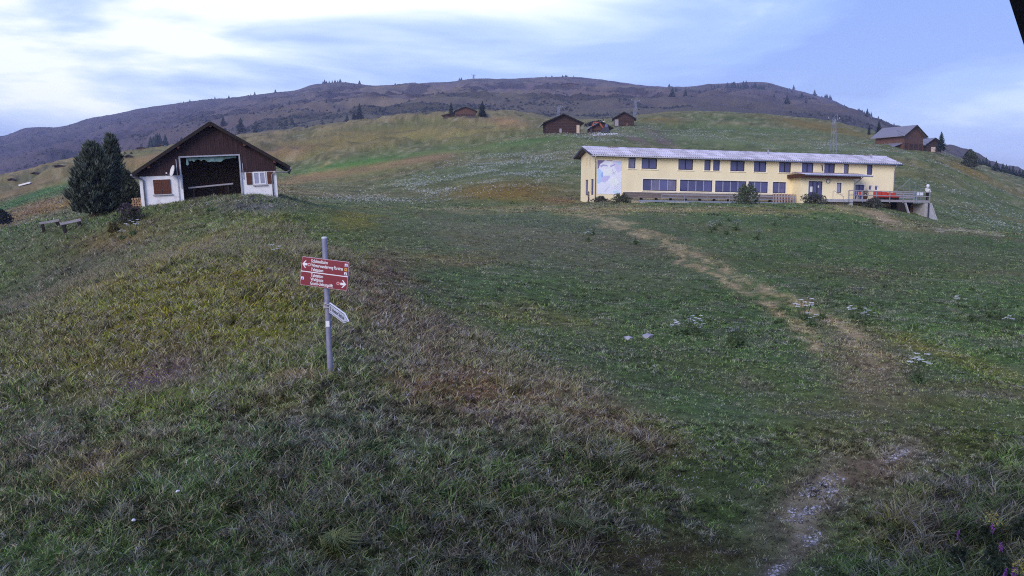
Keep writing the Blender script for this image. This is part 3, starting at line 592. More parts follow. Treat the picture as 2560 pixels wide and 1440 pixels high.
m_conc = mat('concrete', (0.40, 0.39, 0.42), 0.92, 0.2, 4, 0.2, second=(0.24, 0.22, 0.22), second_lo=0.55, second_hi=0.8)
m_grey_wood = mat('weathered_grey_wood', (0.30, 0.28, 0.31), 0.9, 0.3, 6, 0.3, stretch=(.5, 5, 5))
m_inner = mat('old_inner_boards', (0.15, 0.11, 0.09), 0.9, 0.4, 3, 0.3, stretch=(3, 3, .4))
m_tarp = mat('green_tarp', (0.16, 0.27, 0.27), 0.7, 0.25, 5)

# ------------------------------------------------------------------ the house the viewpoint hangs on: wall behind, eave above, bracket at the upper right
hs = empty('house', (0, 0, -5.0)); tag(hs, 'dark house at the viewpoint, only its timber eave bracket shows', 'house')
MB().box(-11, 7, -9, -0.35, -0.5, 5.6).build('wall', m_white, hs)
MB().box(-12, 8, -10, 1.75, 5.62, 5.80).build('eave_soffit', m_dark, hs)
MB().prism([(-12, 5.80), (8, 5.80), (8, 5.95), (-2, 7.4), (-12, 5.95)], -10, 1.72).build('roof', m_darkroof, hs)
MB().box(1.95, 2.10, 1.45, 1.65, -0.4, 5.62).build('post', m_dark, hs)
a_, b_2 = P(2523, 0, 1.6), P(2561, 117, 1.6); dd = (b_2 - a_).normalized(); nn = Vector((-dd.z, 0, dd.x));  nn = nn if nn.x > 0 else -nn
p0, p1 = a_ - dd * 0.62 , b_2 + dd * 0.5
brk = MB(); qs = [p0, p1, p1 + nn * 0.16, p0 + nn * 0.16]
brk.prism([(q.x, q.z + 5.0) for q in qs], 1.5, 1.6); brk.build('eave_bracket', m_dark, hs)

# ------------------------------------------------------------------ barn on the left
MBn = frame_at(P(354, 512, 58.5), (0.966, 0.256, 0), R(-3.3))
bf = lambda u, v, y=0.0: fac(MBn, u, v, y)
barn = empty('barn', M=MBn); tag(barn, 'brown and white barn with a wide open front beside the pine', 'barn')
W_ = bf(692, 450)[0]; zb = (bf(400, 445)[1] + bf(650, 421)[1]) / 2
xl, xr = bf(455, 440)[0], bf(600, 440)[0]; zh = (bf(450, 398)[1] + bf(597, 387)[1]) / 2
rx_, rz_ = bf(528, 303, -0.6); el, zel = bf(331, 441, -0.6); er, zer = bf(724, 407, -0.6)
rx_ = (el + er) / 2 * 0.5 + rx_ * 0.5; ze = (zel + zer) / 2; D_ = 6.5
def roofz(x): return rz_ - (rz_ - ze) * (abs(x - rx_) / ((rx_ - el) if x < rx_ else (er - rx_)))
for x0, x1 in ((0, xl), (xr, W_)):
    MB().box(x0, x1, 0, 0.28, -1.2, zb).build('front_wall', m_white, barn)
MB().box(0, 0.28, 0.28, D_, -1.2, zb).build('side_wall', m_white, barn); MB().box(W_ - 0.28, W_, 0.28, D_, -1.2, zb).build('side_wall', m_white, barn)
MB().prism([(0, -1.2), (W_, -1.2), (W_, roofz(W_) - .2), (rx_, rz_ - .25), (0, roofz(0) - .2)], D_ - .25, D_).build('back_wall', m_dark, barn)
for x in (0.0, W_ - .12): MB().box(x, x + .12, 0.02, D_, zb + .003, roofz(x + .06) - .28).build('side_cladding', m_brown, barn)
bd = MB(); nb = 62
for i in range(nb):
    x0, x1 = W_ * i / nb, W_ * (i + 1) / nb - 0.008; y = -0.02 + 0.012 * (i % 2)
    bot = zh + .10 if (x1 > xl - .12 and x0 < xr + .05) else zb - 0.02 - 0.02 * random.random()
    bd.prism([(x0, bot), (x1, bot), (x1, roofz(x1) - .16), (x0, roofz(x0) - .16)], y - 0.03, 0.15)
bd.build('board_cladding', m_brown, barn, kind='stuff')
for s in (-1, 1):
    xe, z_e = (el, zel * .5 + ze * .5) if s < 0 else (er, zer * .5 + ze * .5)
    MB().prism([(rx_, rz_ - .13), (xe, ze - .13), (xe, ze), (rx_, rz_)] if s > 0 else [(xe, ze - .13), (rx_, rz_ - .13), (rx_, rz_), (xe, ze)], -0.58, D_ + .2).build('roof', m_darkroof, barn)
    mb = MB(); mb.bar((rx_, -0.61, rz_ - .10), (xe, -0.61, ze - .10), 0.05, 0.20); mb.build('verge_board', m_dark, barn)
    mb = MB(); mb.tube([(xe + s * .05, -0.75, ze - .14), (xe + s * .05, D_ + .1, ze - .14)], 0.07, 8); mb.build('gutter', m_gut, barn)
    xd = 0.26 if s < 0 else W_ - .30
    MB().tube([(xe + s * .05, -0.30, ze - .20), (xe - s * .25, -0.28, ze - .38), (xd + s * .25, -0.14, zb - .12), (xd, -0.10, zb - .28), (xd, -0.10, -1.0)], 0.055, 8).build('downpipe', m_gut, barn, smooth=True)
for f in (0.0, 0.42, 0.80):
    for s in ((-1, 1) if f else (1,)):
        xx = rx_ + s * f * ((rx_ - el) if s < 0 else (er - rx_)); MB().box(xx - .08, xx + .08, -0.55, 0.1, roofz(xx) - .36, roofz(xx) - .15).build('purlin_end', m_brown2, barn)
# opening: frame, dark room behind it
MB().box(xl - .11, xl - .01, -0.10, 0.02, zb - .9, zh + .02).build('door_post', m_metal, barn)
MB().box(xr + .01, xr + .11, -0.10, 0.02, -0.9, zh + .02).build('door_post', m_metal, barn)
MB().box(xl - .11, xr + .11, -0.11, 0.10, zh + .023, zh + .11).build('door_lintel', m_metal, barn)
MB().box(xl - .30, xl - .26, -0.08, -0.04, -0.5, zb + 1.0).build('conduit', m_metal, barn)
MB().box(xr + .20, xr + .24, -0.08, -0.04, zb - .5, zb + .55).build('conduit', m_metal, barn)
MB().box(0.3, W_ - .3, 0.3, D_ - .3, -0.28, -0.12).build('floor', m_inner, barn)
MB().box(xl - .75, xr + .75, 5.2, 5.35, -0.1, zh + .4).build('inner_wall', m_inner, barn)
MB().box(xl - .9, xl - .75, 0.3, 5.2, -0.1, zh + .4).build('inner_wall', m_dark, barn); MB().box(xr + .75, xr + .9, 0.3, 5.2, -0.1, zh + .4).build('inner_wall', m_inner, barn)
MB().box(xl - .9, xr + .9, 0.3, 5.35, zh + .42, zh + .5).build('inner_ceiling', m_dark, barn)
ra, rb = bf(470, 470, .7), bf(583, 459, .7)
mb = MB(); mb.bar((ra[0], .7, ra[1]), (rb[0], .7, rb[1]), .08, .10); mb.build('barrier_beam', m_grey_wood, barn)
for f in (.12, .88): 
    xx = ra[0] + (rb[0] - ra[0]) * f; zz_ = ra[1] + (rb[1] - ra[1]) * f; MB().box(xx - .05, xx + .05, .66, .74, -.2, zz_ - .05).build('barrier_post', m_dark, barn)
# torn tarp left in the top of the opening
tp = MB(); g_ = random.Random(4); xa, xb = bf(470, 400)[0], bf(590, 392)[0]; nseg = 26; zt = zh + .0
low = [0.10 + 0.07 * g_.random() + (0.18 if 9 < i < 19 else 0) + (0.25 * g_.random() if g_.random() < .25 else 0) for i in range(nseg + 1)]
for i in range(nseg):
    x0, x1 = xa + (xb - xa) * i / nseg, xa + (xb - xa) * (i + 1) / nseg; y0, y1 = 0.12 + .03 * math.sin(i * 1.3), 0.12 + .03 * math.sin((i + 1) * 1.3)
    tp.add([(x0, y0, zt), (x1, y1, zt), (x1, y1 + .05, zt - low[i + 1]), (x0, y0 + .05, zt - low[i]), (x0, y0 + .02, zt), (x1, y1 + .02, zt), (x1, y1 + .07, zt - low[i + 1]), (x0, y0 + .07, zt - low[i])], [(0, 1, 2, 3), (7, 6, 5, 4), (3, 2, 6, 7)])
xw = bf(467, 400)[0]; tp.prism([(xw - .04, zt), (xw + .04, zt), (xw + .09, zt - .42), (xw + .02, zt - .50), (xw - .08, zt - .44)], .12, .15)
to = tp.build('torn_tarp', m_tarp, barn); to['label'] = 'torn green tarp strip in the top of the barn opening'
# windows and shutters
def shutter(x0, x1, z0, z1, parent, y=-0.05):
    o = MB().box(x0, x1, y - .02, y + .02, z0, z1).build('shutter', m_brown2, parent); n = 5
    sl = MB()
    for k in range(n): sl.box(x0 + (x1 - x0) * k / n + .01, x0 + (x1 - x0) * (k + 1) / n - .01, y - .032, y - .022, z0 + .02, z1 - .02)
    for zz_ in (z0 + .18, z1 - .22): sl.box(x0 + .01, x1 - .01, y - .045, y - .034, zz_, zz_ + .07)
    sl.build('shutter_boards', m_brown2, o, kind='stuff'); return o
x0, x1 = bf(384, 466)[0], bf(427, 466)[0]; z0, z1 = bf(405, 485)[1], bf(405, 449)[1]; xm = (x0 + x1) / 2
shutter(x0, xm - .01, z0, z1, barn); shutter(xm + .01, x1, z0, z1, barn)
MB().box(x0 - .08, x1 + .08, -.14, -.004, z0 - .09, z0 - .02).build('window_sill', m_conc, barn)
x0, x1 = bf(634, 445)[0], bf(664, 445)[0]; z0, z1 = bf(648, 461)[1], bf(648, 430)[1]
wn = MB().box(x0, x0 + .06, -.06, -.004, z0, z1).box(x1 - .06, x1, -.06, -.004, z0, z1).box(x0 + .06, x1 - .06, -.06, -.004, z1 - .06, z1).box(x0 + .06, x1 - .06, -.06, -.004, z0, z0 + .06).box((x0 + x1) / 2 - .05, (x0 + x1) / 2 + .05, -.06, -.004, z0 + .06, z1 - .06).build('window', m_wfr, barn)
xm = (x0 + x1) / 2
for a, b in ((x0 + .06, xm - .05), (xm + .05, x1 - .06)): MB().box(a, b, -.035, -.006, z0 + .06, z1 - .06).build('pane', m_curt, wn)
MB().box(x0 - .08, x1 + .08, -.14, -.004, z0 - .09, z0 - .003).build('window_sill', m_conc, barn)
for a, b in ((616, 630), (668, 683)): shutter(bf(a, 445)[0], bf(b, 445)[0], z0 + .02, z1 - .01, barn)
# rack and odds and ends inside the open bay
rk = empty('timber_rack', M=MBn @ Matrix.Translation((bf(519, 455)[0], 3.6, -0.12))); tag(rk, 'reddish timber rack standing inside the open barn', 'rack')
for x in (-.95, -.62, .62, .95): MB().box(x - .06, x + .06, -.06, .06, 0, 1.5 if abs(x) < .7 else 1.15).build('post', m_brown2, rk)
MB().box(-.95, .95, -.09, -.062, 1.38, 1.5).build('cross_beam', m_brown2, rk); MB().box(-.95, .95, -.09, -.062, .35, .45).build('cross_beam', m_brown2, rk)
for k, (dx_, y_) in enumerate(((-1.25, 2.6), (1.35, 2.9), (0.1, 2.2))):
    hbk = empty('hay_bale', M=MBn @ Matrix.Translation(((xl + xr) / 2 + dx_, y_, -.12)) @ Matrix.Rotation(R(12 * k - 9), 4, 'Z')); tag(hbk, ['straw bale inside the barn on the left', 'straw bale inside the barn on the right', 'straw bale inside the barn in the middle'][k], 'bale')
    MB().box(-.45, .45, -.25, .25, 0, .5).build('straw', mat('straw', (.34, .26, .15), .95, .3, 8, .4), hbk)
    for q_ in (-.2, .2): MB().box(q_ - .012, q_ + .012, -.262, .262, -.005, .512).build('twine', m_dark, hbk)
# satellite dish
ds = empty('satellite_dish', M=MBn @ Matrix.Translation((bf(432, 428)[0], -0.45, bf(432, 428)[1]))); tag(ds, 'white satellite dish on the barn front left of the opening', 'satellite dish')
dm = MB(); n = 20; axis = Vector((-0.86, -0.42, 0.28)).normalized(); sx = axis.cross(Vector((0, 0, 1))).normalized(); su = sx.cross(axis)
rings = [(0, .10), (.14, .085), (.26, .045), (.36, 0.0)]
for off in (0, -.015):
    for rr, dp in rings:
        for k in range(n): 
            t = 6.2832 * k / n; dm.v.append(tuple((sx * math.cos(t) + su * math.sin(t) * 1.1) * rr + axis * (off - dp)))
for lay in range(2):
    for i in range(3):
        for k in range(n): 
            q = [lay * 4 * n + i * n + k, lay * 4 * n + i * n + (k + 1) % n, lay * 4 * n + (i + 1) * n + (k + 1) % n, lay * 4 * n + (i + 1) * n + k]; dm.f.append(tuple(q))
dm.build('dish', m_wfr, ds, smooth=True)
MB().tube([tuple(axis * -.1), (0.05, .2, -.15), (0.05, .44, -.15)], .025, 6).build('wall_arm', m_metal, ds)
MB().tube([tuple(su * -.36), tuple(axis * .32 - su * .25)], .014, 6).build('feed_arm', m_metal, ds)
mb = MB(); q = axis * .32 - su * .25; mb.box(q.x - .04, q.x + .04, q.y - .04, q.y + .04, q.z - .03, q.z + .06); mb.build('receiver', m_wfr, ds)
# woodpile against the left side
wp = empty('firewood_stack', M=MBn @ Matrix.Translation((-0.45, 1.2, -0.8))); tag(wp, 'stack of split firewood against the left wall of the barn', 'firewood')
m_cut = mat('cut_wood', (0.30, 0.19, 0.12), 0.9, 0.35, 6, rnd=0.3)
gm = MB().tube([(0, 0, 0), (0, .45, 0)], .075, 7).mesh('log', m_cut)
for i in range(4):
    for j in range(9): link('log', gm, None, wp, loc=(-.25 + .155 * i + .03 * (j % 2), 0.02 * (i % 3), .08 + .145 * j))

# ------------------------------------------------------------------ benches left of the pine
for (u0, v0, u1, v1, Y, lab) in [(112, 550, 144, 544, 61, 'grey plank bench by the pine, the farther and smaller one'), (162, 548, 202, 542, 57, 'grey plank bench by the pine, the nearer one')]:
    a, b = gpt(u0, Y), gpt(u1, Y + .3); e = empty('bench', (a + b) / 2, math.atan2(b.y - a.y, b.x - a.x)); tag(e, lab, 'bench'); Lh = (b - a).length / 2
    Lh = max(Lh, .62); sl = math.atan2(b.z - a.z, 2 * Lh)
    e.rotation_euler = (0, -sl * .6, math.atan2(b.y - a.y, b.x - a.x))
    for y in (-.12, .06): MB().box(-Lh, Lh, y, y + .17, .42, .58).build('seat_plank', m_grey_wood, e)
    for x in (-Lh * .75, Lh * .75): MB().box(x - .09, x + .09, -.13, .2, -.3, .417).build('leg', m_dark, e)

# ------------------------------------------------------------------ yellow guesthouse
MY = frame_at(P(1489, 509, 96.4), (0.967, 0.253, 0), R(0.65))
yf = lambda u, v, y=0.0: fac(MY, u, v, y)
m_yel = mat('yellow_render', (0.92, 0.79, 0.50), 0.92, 0.04, 0.7, 0, stretch=(1.0, 1.0, .35), second=(0.82, 0.69, 0.44), second_lo=0.5, second_hi=0.9)
m_cream = mat('cream_trim', (0.90, 0.82, 0.66), 0.85, 0.04, 2)
m_wood = mat('terrace_wood', (0.19, 0.155, 0.14), 0.85, 0.35, 5, 0.2, stretch=(.5, 4, 4), rnd=0.15)
m_fascia = mat('fascia_wood', (0.075, 0.028, 0.016), 0.7, 0.3, 3, stretch=(.6, 3, 3))
m_roof = mat('fibre_cement_sheet', (0.53, 0.51, 0.60), 0.45, 0.25, 2.2, 0.1, stretch=(.7, .35, 1), spec=0.55, second=(0.24, 0.17, 0.19), second_lo=0.47, second_hi=0.66, rnd=0.22)
m_roofdk = mat('roof_edge', (0.05, 0.05, 0.075), 0.6, 0.25, 5)
m_wfd = mat('dark_window_frame', (0.022, 0.017, 0.028), 0.5, 0.2, 6)
yh = empty('guesthouse', M=MY); tag(yh, 'long yellow guesthouse with a pale corrugated roof', 'building')
LY_ = yf(2236, 460)[0]; HY = (yf(1489, 393)[1] + yf(2230, 415)[1]) / 2 + .36; DY = 5.0
# rows of openings: (u0, u1, number of lights)
UP = [(1571, 1589, 1), (1604, 1643, 2), (1696, 1733, 2), (1761, 1777, 1), (1783, 1800, 1), (1826, 1862, 2), (1885, 1916, 2), (1948, 1978, 2), (2005, 2034, 2), (2061, 2088, 2), (2110, 2123, 1), (2168, 2182, 1)]
LO = [(1607, 1692, 4), (1700, 1781, 4), (1788, 1866, 4), (1871, 1920, 3), (1932, 1965, 2)]
zu0, zu1 = (yf(1623, 425)[1] + yf(1900, 427)[1]) / 2, (yf(1623, 398)[1] + yf(1900, 402)[1]) / 2
zl0, zl1 = (yf(1650, 479)[1] + yf(1890, 480)[1]) / 2, (yf(1650, 450)[1] + yf(1890, 452)[1]) / 2
up = [(yf(a, 412)[0], yf(b, 412)[0], n) for a, b, n in UP]; lo = [(yf(a, 465)[0], yf(b, 465)[0], n) for a, b, n in LO]
xd0, xd1 = yf(2138, 478)[0], yf(2160, 478)[0]; zd1 = yf(2150, 462)[1]; ZF = yf(2150, 500)[1]          # terrace door
sm = [(yf(2172, 470)[0], yf(2180, 470)[0]), (yf(2187, 470)[0], yf(2196, 470)[0])]; zs0, zs1 = yf(2180, 476)[1], yf(2180, 464)[1]
def wall_with_holes(x0, x1, z0, z1, holes, y0, y1):
    """holes: (xa, xb, za, zb); cut the wall into a non-overlapping set of boxes"""
    mb = MB(); xs = sorted({x0, x1, *[h[0] for h in holes], *[h[1] for h in holes]})
    for a, b in zip(xs[:-1], xs[1:]):
        if b - a < 1e-5: continue
        m = (a + b) / 2; hs_ = sorted([(h[2], h[3]) for h in holes if h[0] < m < h[1]]); z = z0
        for za, zb_ in hs_:
            if za > z: mb.box(a, b, y0, y1, z, za)
            z = max(z, zb_)
        if z < z1: mb.box(a, b, y0, y1, z, z1)
    return mb
ax0, ax1 = yf(2003, 470, -2.0)[0], yf(2134, 470, -2.0)[0]
holes = [(a, b, zu0, zu1) for a, b, n in up] + [(a, b, zl0, zl1) for a, b, n in lo] + [(xd0, xd1, ZF, zd1)] + [(a, b, zs0, zs1) for a, b in sm]
wall_with_holes(0, LY_, -1.5, HY, holes, 0, .32).build('front_wall', m_yel, yh)
OV = .55; half = DY / 2; rise = yf(1500, 368, half)[1] - HY - .14
gh = [(1.9, 2.2, zu0 + .1, zu1), (2.9, 3.2, zu0 + .1, zu1), (0.8, 1.7, zl0 - .55, zl1 - .1), (2.6, 3.5, zl0 - .55, zl1 - .1)]
MR90 = Matrix.Rotation(R(90), 4, 'Z')
gw = wall_with_holes(.32, DY, -1.5, HY, gh, 0, .3)          # built along x, turned onto the gable
gw.v = [(y, x, z) for x, y, z in gw.v]; gw.build('gable_wall', m_yel, yh)
MB().add([(0, .0, HY + .0), (0, DY, HY), (0, half, HY + rise - .12), (.3, 0, HY), (.3, DY, HY), (.3, half, HY + rise - .12)], [(0, 1, 2), (5, 4, 3), (0, 2, 5, 3), (2, 1, 4, 5), (1, 0, 3, 4)]).build('gable_top', m_yel, yh)
for y0, y1, z0, z1 in gh:
    f = MB().box(.10, .16, y0, y1, z0, z1).build('window', m_wfd, yh); MB().box(.08, .098, y0 + .07, y1 - .07, z0 + .07, z1 - .07).build('pane', m_glass, f)
MB().box(LY_ - .3, LY_, .32, DY, -1.5, HY).build('gable_wall', m_yel, yh); MB().box(.3, LY_ - .3, DY - .3, DY, -1.5, HY).build('back_wall', m_yel, yh)
MB().add([(LY_ - .3, 0, HY), (LY_ - .3, DY, HY), (LY_ - .3, half, HY + rise - .12), (LY_, 0, HY), (LY_, DY, HY), (LY_, half, HY + rise - .12)], [(0, 1, 2), (5, 4, 3), (0, 2, 5, 3), (2, 1, 4, 5), (1, 0, 3, 4)]).build('gable_top', m_yel, yh)
m_curt2 = mat('half_curtained_glass', (0.16, 0.15, 0.24), 0.1, 0.5, 1.6, spec=0.6, stretch=(4, 1, .6))
def window(x0, x1, z0, z1, n, parent, y=0.0, fr=m_wfd, gl=m_glass, sill=True, trim=True, mull=None):
    fb = .075; mb = MB(); yy = y + .10
    mb.box(x0, x0 + fb, yy, yy + .07, z0, z1).box(x1 - fb, x1, yy, yy + .07, z0, z1).box(x0 + fb, x1 - fb, yy, yy + .07, z1 - fb, z1).box(x0 + fb, x1 - fb, yy, yy + .07, z0, z0 + fb)
    wv = mb.build('window', fr, parent); st = (x1 - x0 - 2 * fb) / n
    for k in range(n):
        a, b = x0 + fb + st * k, x0 + fb + st * (k + 1)
        if k: MB().box(a - .045, a + .045, yy - .01, yy + .068, z0 + fb, z1 - fb).build('mullion', mull or fr, wv)
        MB().box(a + (.047 if k else .001), b - (.047 if k < n - 1 else .001), yy + .03, yy + .05, z0 + fb, z1 - fb).build('pane', m_curt2 if (gl is m_glass and random.random() < .16) else gl, wv)
    if trim: MB().box(x0 - .10, x0 - .002, y - .012, y + .05, z0 - .02, z1 + .10).box(x1 + .002, x1 + .10, y - .012, y + .05, z0 - .02, z1 + .10).box(x0 - .002, x1 + .002, y - .012, y + .05, z1 + .002, z1 + .10).build('surround', m_cream, wv)
    if sill: MB().box(x0 - .12, x1 + .12, y - .09, y + .098, z0 - .10, z0 - .022).build('sill', m_cream, wv)
    return wv
for a, b, n in up: window(a, b, zu0, zu1, n, yh)
m_mull = mat('pale_mullion', (0.34, 0.34, 0.42), 0.5, 0.1, 5)
for a, b, n in lo: window(a, b, zl0, zl1, n, yh, mull=m_mull)
window(xd0, xd1, ZF, zd1, 2, yh, sill=False)
for a, b in sm: window(a, b, zs0, zs1, 1, yh, fr=m_wfr)
MB().box(yf(1557, 484)[0], yf(1925, 486)[0], -.05, -.002, zl0 - .28, zl0 - .14).build('ledge', m_cream, yh)
# roof: soffit, sheets laid one by one, gutter
slope = math.atan2(rise, half); rl = (half + OV) / math.cos(slope)
mb = MB(); mb.prism([(-OV, -OV * math.tan(slope) - .10), (half, rise - .10), (half, rise - .02), (-OV, -OV * math.tan(slope) - .02)], -.75, LY_ + .6)
mb.v = [(y, x, z + HY) for x, y, z in mb.v]; mb.build('roof_deck', m_cream, yh)
mb = MB(); mb.prism([(DY + OV, -OV * math.tan(slope) - .10), (half, rise - .10), (half, rise - .02), (DY + OV, -OV * math.tan(slope) - .02)], -.75, LY_ + .6)
mb.v = [(y, x, z + HY) for x, y, z in mb.v]; mb.build('roof_deck', m_roofdk, yh)
NCOL, NROW = 38, 3; cw = (LY_ + 1.45) / NCOL; rlen = rl / NROW + .08
sh = MB(); k_ = 4; pts_ = []
for i in range(k_ * 4 + 1):
    t = i / (k_ * 4); pts_.append((t * cw, .075 * math.sin(t * k_ * 2 * math.pi)))
for j in (0, 1):
    for dz in (0.0, -.014):
        for x, z in pts_: sh.v.append((x, j * rlen, z + dz))
n_ = len(pts_)
for i in range(n_ - 1):
    sh.f.append((i, i + 1, 2 * n_ + i + 1, 2 * n_ + i)); sh.f.append((n_ + i, 3 * n_ + i, 3 * n_ + i + 1, n_ + i + 1)); sh.f.append((i, n_ + i, n_ + i + 1, i + 1))
shm = sh.mesh('roof_sheet', m_roof, True)
front_roof = empty('front_roof', parent=yh)
for r_ in range(NROW):
    for c in range(NCOL):
        o = link('roof_sheet', shm, None, front_roof); d0 = r_ * (rl / NROW)
        o.matrix_basis = Matrix.Translation((-.77 + c * cw, -OV - .06 + d0 * math.cos(slope), HY - OV * math.tan(slope) + d0 * math.sin(slope) + .05 + .035 * (NROW - 1 - r_) * 0 + .03 * r_)) @ Matrix.Rotation(slope - R(1.2), 4, 'X')
MB().tube([(-.8, half, HY + rise + .12), (LY_ + .65, half, HY + rise + .12)], .10, 8).build('ridge_cap', m_roof, yh)
zg = HY - OV * math.tan(slope)
MB().tube([(-.74, -OV - .12, zg - .06), (LY_ + .60, -OV - .12, zg - .06)], .075, 8).build('gutter', m_metal, yh, smooth=True)
MB().box(-.73, LY_ + .59, -OV - .028, -OV - .002, zg - .17, zg + .03).build('fascia', m_roofdk, yh)
for f in (-1, 1):
    x = -.765 if f < 0 else LY_ + .615
    mb = MB(); mb.bar((x, -OV, zg + .0), (x, half, HY + rise - .0), .03, .22); mb.build('verge_board', m_roofdk, yh)
    mb = MB(); mb.bar((x, half, HY + rise - .0), (x, DY + OV, zg - .0), .03, .22); mb.build('verge_board', m_roofdk, yh)
MB().tube([(-.35, -OV - .12, zg - .1), (-.2, -.35, zg - .55), (-.10, -.09, zg - .95), (-.10, -.09, -1.2)], .055, 8).build('downpipe', m_metal, yh, smooth=True)
MB().tube([(LY_ - .3, -OV - .12, zg - .1), (LY_ - .2, -.3, zg - .5), (LY_ - .12, -.09, zg - .85), (LY_ - .12, -.09, ZF)], .05, 8).build('downpipe', m_metal, yh, smooth=True)
for f, yy in ((.58, 1.9), (.94, 1.5)): MB().tube([(LY_ * f, yy, HY + .5), (LY_ * f, yy, HY + .62 + yy * math.tan(slope))], .09, 8).build('vent_pipe', m_metal, yh)
# mural panel near the left end
mx0, mx1 = yf(1493, 440)[0], yf(1554, 440)[0]; mz0, mz1 = (yf(1493, 486)[1] + yf(1554, 485)[1]) / 2, (yf(1493, 402)[1] + yf(1553, 400)[1]) / 2
def paint(n, c): return mat('mural_' + n, c, 0.8, 0.06, 3)
mu = MB().box(mx0, mx1, -.03, -.002, mz0, mz1).build('mural', paint('white', (0.84, 0.84, 0.92)), yh); mw, mh = mx1 - mx0, mz1 - mz0
SH = [('violet', (.22, .18, .34), [(0, 1), (.30, 1), (.20, .93), (.10, .88), (.06, .76), (0, .74)]), ('violet', (.22, .18, .34), [(.30, 1), (.62, 1), (.55, .975), (.42, .985)]),
      ('sky', (.52, .68, .93), [(0, .74), (.08, .75), (.16, .68), (.22, .56), (.20, .38), (.05, .30), (0, .32)]), ('lilac', (.62, .58, .84), [(.18, .52), (.52, .55), (.50, .45), (.30, .34), (.20, .36)]),
      ('blue', (.36, .50, .86), [(.17, .64), (.22, .66), (.24, .50), (.16, .50)]), ('lilac2', (.70, .66, .88), [(.62, .98), (.98, 1), (1, .72), (.82, .64), (.70, .80)]), ('grey', (.45, .45, .66), [(.10, .84), (.22, .88), (.40, .86), (.42, .82), (.22, .83), (.14, .78)]),
      ('grey', (.45, .45, .66), [(.50, .84), (.70, .90), (.72, .87), (.54, .80)]), ('cream', (.88, .90, .86), [(.28, .72), (.60, .76), (.58, .56), (.30, .56)]), ('cream', (.88, .90, .86), [(.46, .46), (.78, .52), (.92, .34), (.66, .20), (.50, .30)]),
      ('pond', (.60, .78, .90), [(.64, .10), (.84, .12), (.90, .06), (.78, .02), (.66, .04)]), ('sky', (.52, .68, .93), [(.84, .98), (.94, .97), (.95, .90), (.80, .86)])]
for i, (nm, c, pg) in enumerate(SH):
    MB().prism([(mx0 + x * mw, mz0 + z * mh) for x, z in pg], -.034 - .0006 * i, -.0305).build('painted_shape', paint(nm, c), mu)
for i, (xa, za, xb, zb_) in enumerate([(.76, .52, .98, .32), (.62, .20, .90, .32), (.70, .16, .93, .28), (.76, .13, .98, .25), (.84, .10, .99, .20), (.30, .07, .52, .26), (.64, .60, .68, .74), (.58, .66, .64, .76), (.70, .58, .74, .70), (.62, .57, .76, .70), (.60, .62, .66, .66)]):
    mb = MB(); mb.bar((mx0 + xa * mw, -.045 - .0005 * i, mz0 + za * mh), (mx0 + xb * mw, -.045 - .0005 * i, mz0 + zb_ * mh), .006, .05, up=(0, 1, 0)); mb.v = [(x, -.043 + (y + .045) * .15, z) for x, y, z in mb.v]; mb.build('painted_line', paint('line', (.24, .26, .34)), mu)
# entrance annex
az1 = (yf(2003, 443, -2.0)[1] + yf(2134, 446, -2.0)[1]) / 2
dx0, dx1 = yf(2021, 475, -2)[0], yf(2056, 475, -2)[0]; dz1 = yf(2038, 453, -2)[1]; wx0, wx1 = yf(2092, 470, -2)[0], yf(2104, 470, -2)[0]; wz0, wz1 = yf(2098, 482, -2)[1], yf(2098, 457, -2)[1]
an = wall_with_holes(ax0, ax1, -1.5, az1, [(dx0, dx1, ZF - .1, dz1), (wx0, wx1, wz0, wz1)], -2.0, -1.75); an.box(ax0, ax0 + .25, -1.75, -.004, -1.5, az1).box(ax1 - .25, ax1, -1.75, -.004, -1.5, az1); an.build('annex_wall', m_yel, yh)
window(dx0, dx1, ZF - .1, dz1, 3, yh, y=-2.0, sill=False); window(wx0, wx1, wz0, wz1, 1, yh, y=-2.0, gl=m_curt)
MB().box(dx0 + .25, dx0 + .62, -1.905, -1.898, ZF + .75, ZF + 1.35).build('door_poster', m_wfr, yh); MB().box(dx1 - .55, dx1 - .38, -1.905, -1.898, ZF + 1.25, ZF + 1.5).build('door_poster', m_wfr, yh)
MB().box(ax0 - .55, ax1 + .35, -2.75, -.02, az1 + .003, az1 + .10).build('annex_roof_deck', m_fascia, yh)
MB().box(ax0 - .55, ax1 + .35, -2.80, -2.755, az1 - .08, az1 + .30).build('annex_fascia', m_fascia, yh); MB().box(ax0 - .60, ax0 - .553, -2.80, -.02, az1 - .08, az1 + .34).build('annex_fascia', m_fascia, yh)
asr = empty('annex_roof', parent=yh); na = 9; aw = (ax1 - ax0 + 2.0) / na
ash = MB(); ap = [(aw * i / 16, .04 * math.sin(i / 16 * 8 * math.pi)) for i in range(17)]
for j, zz_ in ((0, 0), (2.75, .35)):
    for dz in (0, -.014):
        for x, z in ap: ash.v.append((x, j, zz_ + z + dz))
for i in range(16): ash.f += [(i, i + 1, 34 + i + 1, 34 + i), (17 + i, 51 + i, 51 + i + 1, 17 + i + 1), (i, 17 + i, 17 + i + 1, i + 1)]
asm = ash.mesh('roof_sheet', m_roof, True)
for k in range(na): link('roof_sheet', asm, None, asr, loc=(ax0 - .2 + k * aw, -2.95, az1 + .30))
MB().tube([(ax0 - .2, -2.98, az1 + .22), (ax1 + 1.75, -2.98, az1 + .22)], .07, 8).build('annex_gutter', m_metal, yh)
MB().tube([(ax1 + .55, -2.9, az1 + .15), (ax1 + .3, -2.4, az1 - .3), (ax1 + .06, -2.07, az1 - .6), (ax1 + .06, -2.07, ZF - .3)], .05, 8).build('downpipe', m_gut, yh)
cx, cz = yf(2070, 453, -2.0); dm = MB(); n = 24
